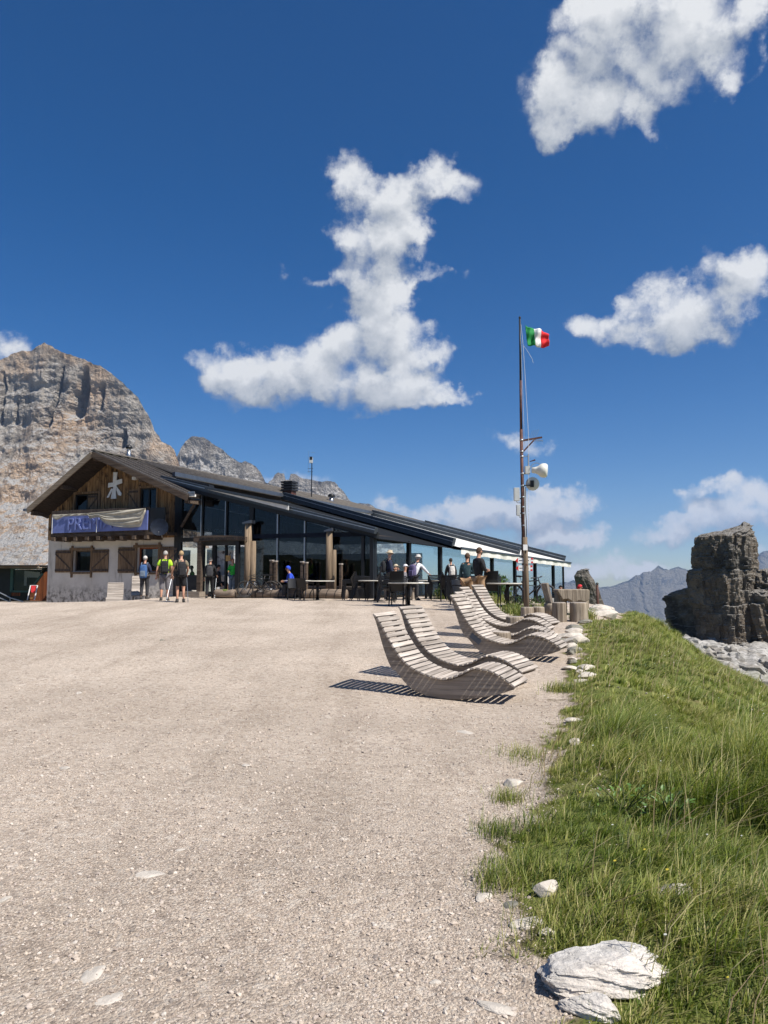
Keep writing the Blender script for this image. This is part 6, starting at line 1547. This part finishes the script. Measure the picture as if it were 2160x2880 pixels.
# ================================================================== grass
def grass_mat():
    m, t, b = newmat('grass')
    at_ = N(t, 'ShaderNodeAttribute', attribute_name='tint'); t.links.new(at_.outputs['Color'], b.inputs['Base Color']); b.inputs['Roughness'].default_value = .55; b.inputs['Specular IOR Level'].default_value = .35
    out = [q for q in t.nodes if q.type == 'OUTPUT_MATERIAL'][0]
    tr = N(t, 'ShaderNodeBsdfTranslucent'); t.links.new(mixrgb(t, 1.0, at_.outputs['Color'], (1.1, 1.25, .6), 'MULTIPLY'), tr.inputs[0])
    mx_ = N(t, 'ShaderNodeMixShader'); mx_.inputs[0].default_value = .3; t.links.new(b.outputs[0], mx_.inputs[1]); t.links.new(tr.outputs[0], mx_.inputs[2]); t.links.new(mx_.outputs[0], out.inputs[0])
grass_mat()
def blades(name, x, y, L, W, lean, wind, C, seed, label, z=None, ang=None):
    n = len(x); r = np.random.default_rng(seed)
    z = gz(x, y) + gbump(x, y) if z is None else z
    a = r.random(n) * 6.28 if ang is None else ang
    lx = np.cos(a) * lean * (.35 + .65 * r.random(n)) + wind[0] * (.5 + r.random(n)); ly = np.sin(a) * lean * (.35 + .65 * r.random(n)) + wind[1] * (.5 + r.random(n))
    px, py = np.cos(a + 1.57), np.sin(a + 1.57)
    P = np.zeros((n, 7, 3))
    for i, (t, w) in enumerate(((0, 1), (.4, .85), (.75, .5))):
        bx = x + lx * L * t * t * .9; by = y + ly * L * t * t * .9; bz = z - .01 + L * (t - .30 * t * t * np.clip(np.hypot(lx, ly), 0, 1.6))
        P[:, 2 * i] = np.stack([bx - px * W * w / 2, by - py * W * w / 2, bz], -1); P[:, 2 * i + 1] = np.stack([bx + px * W * w / 2, by + py * W * w / 2, bz], -1)
    P[:, 6] = np.stack([x + lx * L * .98, y + ly * L * .98, z + L * (1 - .38 * np.clip(np.hypot(lx, ly), 0, 1.6))], -1)
    T = np.array([(0, 1, 3), (0, 3, 2), (2, 3, 5), (2, 5, 4), (4, 5, 6)])
    Fq = (T[None] + (np.arange(n) * 7)[:, None, None]).reshape(-1, 3)
    Cc = np.repeat(np.concatenate([C, np.ones((n, 1))], 1), 7, 0)
    return tag(link(name, npmesh(name, P.reshape(-1, 3), Fq, 'grass', True, 3, Cc)), label, 'grass', kind='stuff')
GP = np.array([(.09, .13, .02), (.148, .19, .03), (.21, .24, .05), (.29, .285, .085), (.41, .36, .16), (.045, .075, .015)])
def gcol(x, y, r, dry=0.0):
    n = len(x); w = np.clip(fbm(x * .9, y * .9, 0, 4, 55) * 2.4 - .85 + dry + .22 * sstep(6, 14, y), 0, 1)
    wet = np.array([.30, .30, .17, .06, .03, .14]); dr = np.array([.04, .14, .28, .28, .24, .02])
    cum = np.cumsum(wet[None] * (1 - w[:, None]) + dr[None] * w[:, None], 1); k = (r.random(n)[:, None] > cum).sum(1).clip(0, 5)
    return GP[k] * (.75 + .5 * r.random((n, 1)))
def grass_zone(n, y0, y1, pw, emax, Lr, Wr, seed, label, name='grass', per=15, spread=.035):
    """tussocks: blades fan out from the middle of each tuft"""
    r = np.random.default_rng(seed); nt = n // per
    y = y0 + (y1 - y0) * r.random(nt) ** pw; x = edge(y) - .35 + (emax + .35) * r.random(nt) ** .9
    vis = x < .56 * y + .9; x, y = x[vis], y[vis]
    gm = gmask(x, y); e = x - edge(y); cl = fbm(x * 2.3, y * 2.3, 0, 3, 91)
    k = r.random(len(x)) < gm ** 1.8 * (.35 + 1.2 * cl); x, y, e, gm, cl = x[k], y[k], e[k], gm[k], cl[k]; nt = len(x)
    tall = sstep(.15, 1.0, e) * (.15 + 1.5 * sstep(.3, .72, fbm(x * .75, y * .75, 0, 4, 61)))
    Lt = (Lr[0] + (Lr[1] - Lr[0]) * tall * (.35 + .75 * r.random(nt))) * (.5 + .5 * gm) * (.75 + .5 * cl)
    Ct = gcol(x, y, r, .5 * sstep(.6, 0, e)); wd = 1.4 * (fbm(x * .5, y * .5, 0, 3, 45) - .5)
    rep = lambda q: np.repeat(q, per, 0)
    a = r.random(nt * per) * 6.28; d = spread * (.2 + r.random(nt * per)) * (1 + .05 * rep(y))
    bx, by = rep(x) + d * np.cos(a), rep(y) + d * np.sin(a); n2 = len(bx)
    L = rep(Lt) * (.55 + .65 * r.random(n2)); W = Wr * (.7 + .6 * r.random(n2))
    mixc = (r.random((n2, 1)) < .3); C = np.where(mixc, gcol(bx, by, r, .25), rep(Ct) * (.8 + .4 * r.random((n2, 1))))
    return blades(name, bx, by, L, W, .95, (.42 , -.15), C, seed + 1, label, ang=a + rep(wd))
grass_zone(150000, 2.2, 8.5, 1.35, 3.4, (.06, .42), .0055, 300, 'long wind-bent grass on the bank nearest the viewer')
grass_zone(108000, 8.0, 30, 1.25, 5.2, (.06, .22), .011, 310, 'shorter grass on the bank beyond the boulders')
def stalks():
    r = np.random.default_rng(340); n = 5200
    y = 2.3 + 16 * r.random(n) ** 1.6; x = edge(y) + .1 + 4.2 * r.random(n); k = (x < .56 * y + .8) & (r.random(n) < .15 + 1.5 * sstep(.45, .7, fbm(x * 1.1, y * 1.1, 0, 3, 15))); x, y = x[k], y[k]; n = len(x)
    C = np.array([(.42, .36, .19), (.34, .31, .13), (.30, .22, .13)])[r.integers(0, 3, n)] * (.8 + .4 * r.random((n, 1)))
    blades('dry_stalks', x, y, (.22 + .3 * r.random(n)) * (.8 + .2 * sstep(.3, 1, x - edge(y))), .0035 + .0004 * y, .8, (.5, -.1), C, 341, 'dry straw-coloured stalks among the grass')
    n = 260; y = 2.6 + 14 * r.random(n) ** 1.4; x = edge(y) + .3 + 3.8 * r.random(n); k = x < .56 * y + .8; x, y = x[k], y[k]; n = len(x)
    z = gz(x, y) + gbump(x, y) + .05 + .12 * r.random(n); a = np.arange(6) * math.pi / 3; s = (.0035 + .003 * r.random(n)) * (1 + .06 * y)
    P = np.stack([x[:, None] + s[:, None] * np.cos(a), y[:, None] + s[:, None] * np.sin(a), z[:, None] + .3 * s[:, None] * np.sin(a + 1)], -1)
    C = np.where(r.random((n, 1)) < .7, np.array([[.62, .62, .58]]), np.array([[.6, .48, .06]])); C = np.repeat(np.concatenate([C, np.ones((n, 1))], 1), 6, 0)
    Fq = (np.arange(n) * 6)[:, None] + np.arange(6)[None]
    tag(link('flowers', npmesh('flowers', P.reshape(-1, 3), Fq, 'grass', False, 6, C)), 'tiny white and yellow flowers scattered in the grass', 'flowers', kind='stuff')
stalks()
def meadow():
    r = np.random.default_rng(320); n = 45000
    y = 16 + 56 * r.random(n) ** 1.3; x = edge(y) + 2.5 + 32 * r.random(n) * y / 70
    k = (x < .56 * y + 1.5) & (y - .25 * (x - 30) < 72); x, y = x[k], y[k]; n = len(x)
    L = (.10 + .16 * r.random(n)) * (.7 + .01 * y); W = (.012 + .0006 * y) * np.ones(n)
    blades('grass', x, y, L, W, .7, (.4, -.15), gcol(x, y, r, .15), 321, 'meadow grass on the slope below the bank')
meadow()
def tufts(): # tufts round the stumps, at the veranda and scattered on the gravel edge
    r = np.random.default_rng(330); X, Y = [], []
    for (u, D, w, n) in ((1445, 21.5, .5, 500), (1470, 20.4, .3, 300), (1530, 21, .5, 500), (1400, 26, .8, 500), (1640, 19.6, .3, 250), (1250, 30.5, .6, 300), (1505, 21.6, .3, 300)):
        p = pos(u, D); X.append(p.x + w * r.normal(size=n) * .5); Y.append(p.y + w * r.normal(size=n) * .5)
    for (u, v, w, n) in ((1400, 2352, .07, 300), (1395, 2500, .06, 260), (1450, 2460, .09, 500), (1520, 2330, .1, 300), (1430, 2250, .06, 260), (1580, 2630, .1, 400), (1585, 1945, .12, 500), (1480, 2130, .12, 350)):
        p = gpix(u, v); X.append(p.x + w * r.normal(size=n)); Y.append(p.y + w * r.normal(size=n) * 1.2)
    x, y = np.concatenate(X), np.concatenate(Y); n = len(x); far = sstep(8, 14, y)
    L = (.05 + .09 * r.random(n)) * (1 + 2.2 * far); W = .004 + .010 * far
    blades('grass', x, y, L, W, .9, (.2, 0), gcol(x, y, r, .3), 331, 'loose grass tufts at the gravel edge and around the stumps')
tufts()
# broad-leaved weeds in the long grass, low shrubs by the veranda
LEAF = MB().add([(0, 0, 0), (.35, .25, .08), (.7, .2, .1), (1, 0, .02), (.7, -.2, .1), (.35, -.25, .08), (.5, 0, .0)], [(0, 6, 1), (1, 6, 2), (2, 6, 3), (3, 6, 4), (4, 6, 5), (5, 6, 0)])
M('leaf', (.07, .135, .022), .5, .35, 5); M('leaf_dark', (.035, .07, .018), .55, .4, 4); M('stem', (.05, .06, .02), .8, .2)
def leafy(name, p, label, n, h, spread, size, mat, seed, cat='plant', up=.3):
    r = random.Random(seed); t = thing(name, p, 0, label, cat); m = MB(); st = MB()
    for i in range(max(3, n // 12)):
        a = r.random() * 6.28; d = spread * r.random(); st.tube([(0, 0, 0), (d * .5 * math.cos(a), d * .5 * math.sin(a), h * .5), (d * math.cos(a), d * math.sin(a), h * (.6 + .4 * r.random()))], [.0035, .003, .002], 5)
    for i in range(n):
        a = r.random() * 6.28; d = spread * r.random() ** .6; z = h * r.random() ** .7 * (1 - .45 * (d / spread) ** 2); s_ = size * (.6 + .8 * r.random())
        M_ = Matrix.Translation((d * math.cos(a), d * math.sin(a), z)) @ Matrix.Rotation(a + r.uniform(-1, 1), 4, 'Z') @ Matrix.Rotation(-up + r.uniform(-.7, .5), 4, 'Y') @ Matrix.Scale(s_, 4)
        m.add([M_ @ Vector(v) for v in LEAF.v], LEAF.f)
    st.obj('stem', 'stem', t); tag(m.obj('leaves', mat, t), kind='stuff')
for i, (u, v, n, h, sp, sz, lab) in enumerate(((1985, 2160, 110, .20, .30, .036, 'bright broad-leaved weed clump in the grass at the right'), (1890, 2340, 60, .22, .16, .042, 'leafy plant in the dark hollow of the long grass'), (2090, 2210, 120, .22, .35, .045, 'leafy green patch at the right edge of the bank'), (1760, 2300, 50, .18, .18, .03, 'small leafy weed in the middle of the long grass'))):
    leafy('weed', gpix(u, v), lab, n, h, sp, sz, 'leaf', 400 + i)
for i, (u, D, n, h, sp, lab) in enumerate(((1402, 27, 900, .95, .5, 'bushy green shrub in front of the veranda panes'), (1455, 24.5, 300, .3, .4, 'low shrub behind the table by the signpost'), (1248, 31.2, 400, .55, .4, 'small shrub behind the far table'), (1515, 24, 200, .3, .25, 'little plant beside the parked bike'))):
    leafy('shrub', pos(u, D), lab, n, h, sp, .09, 'leaf' if i % 2 == 0 else 'leaf_dark', 420 + i, 'shrub', .9)

# ================================================================== haze
hm = bpy.data.materials.new('haze'); hm.use_nodes = True; ht = hm.node_tree; ht.nodes.clear()
pv = ht.nodes.new('ShaderNodeVolumePrincipled'); pv.inputs['Color'].default_value = (.42, .63, 1.0, 1); pv.inputs['Density'].default_value = 6.5e-5; pv.inputs['Anisotropy'].default_value = .2
ho = ht.nodes.new('ShaderNodeOutputMaterial'); ht.links.new(pv.outputs[0], ho.inputs['Volume']); MATS['haze'] = hm
tag(MB().span((-11000, -11000, -1201.5), (11000, 11000, 900)).obj('haze', 'haze'), kind='stuff')
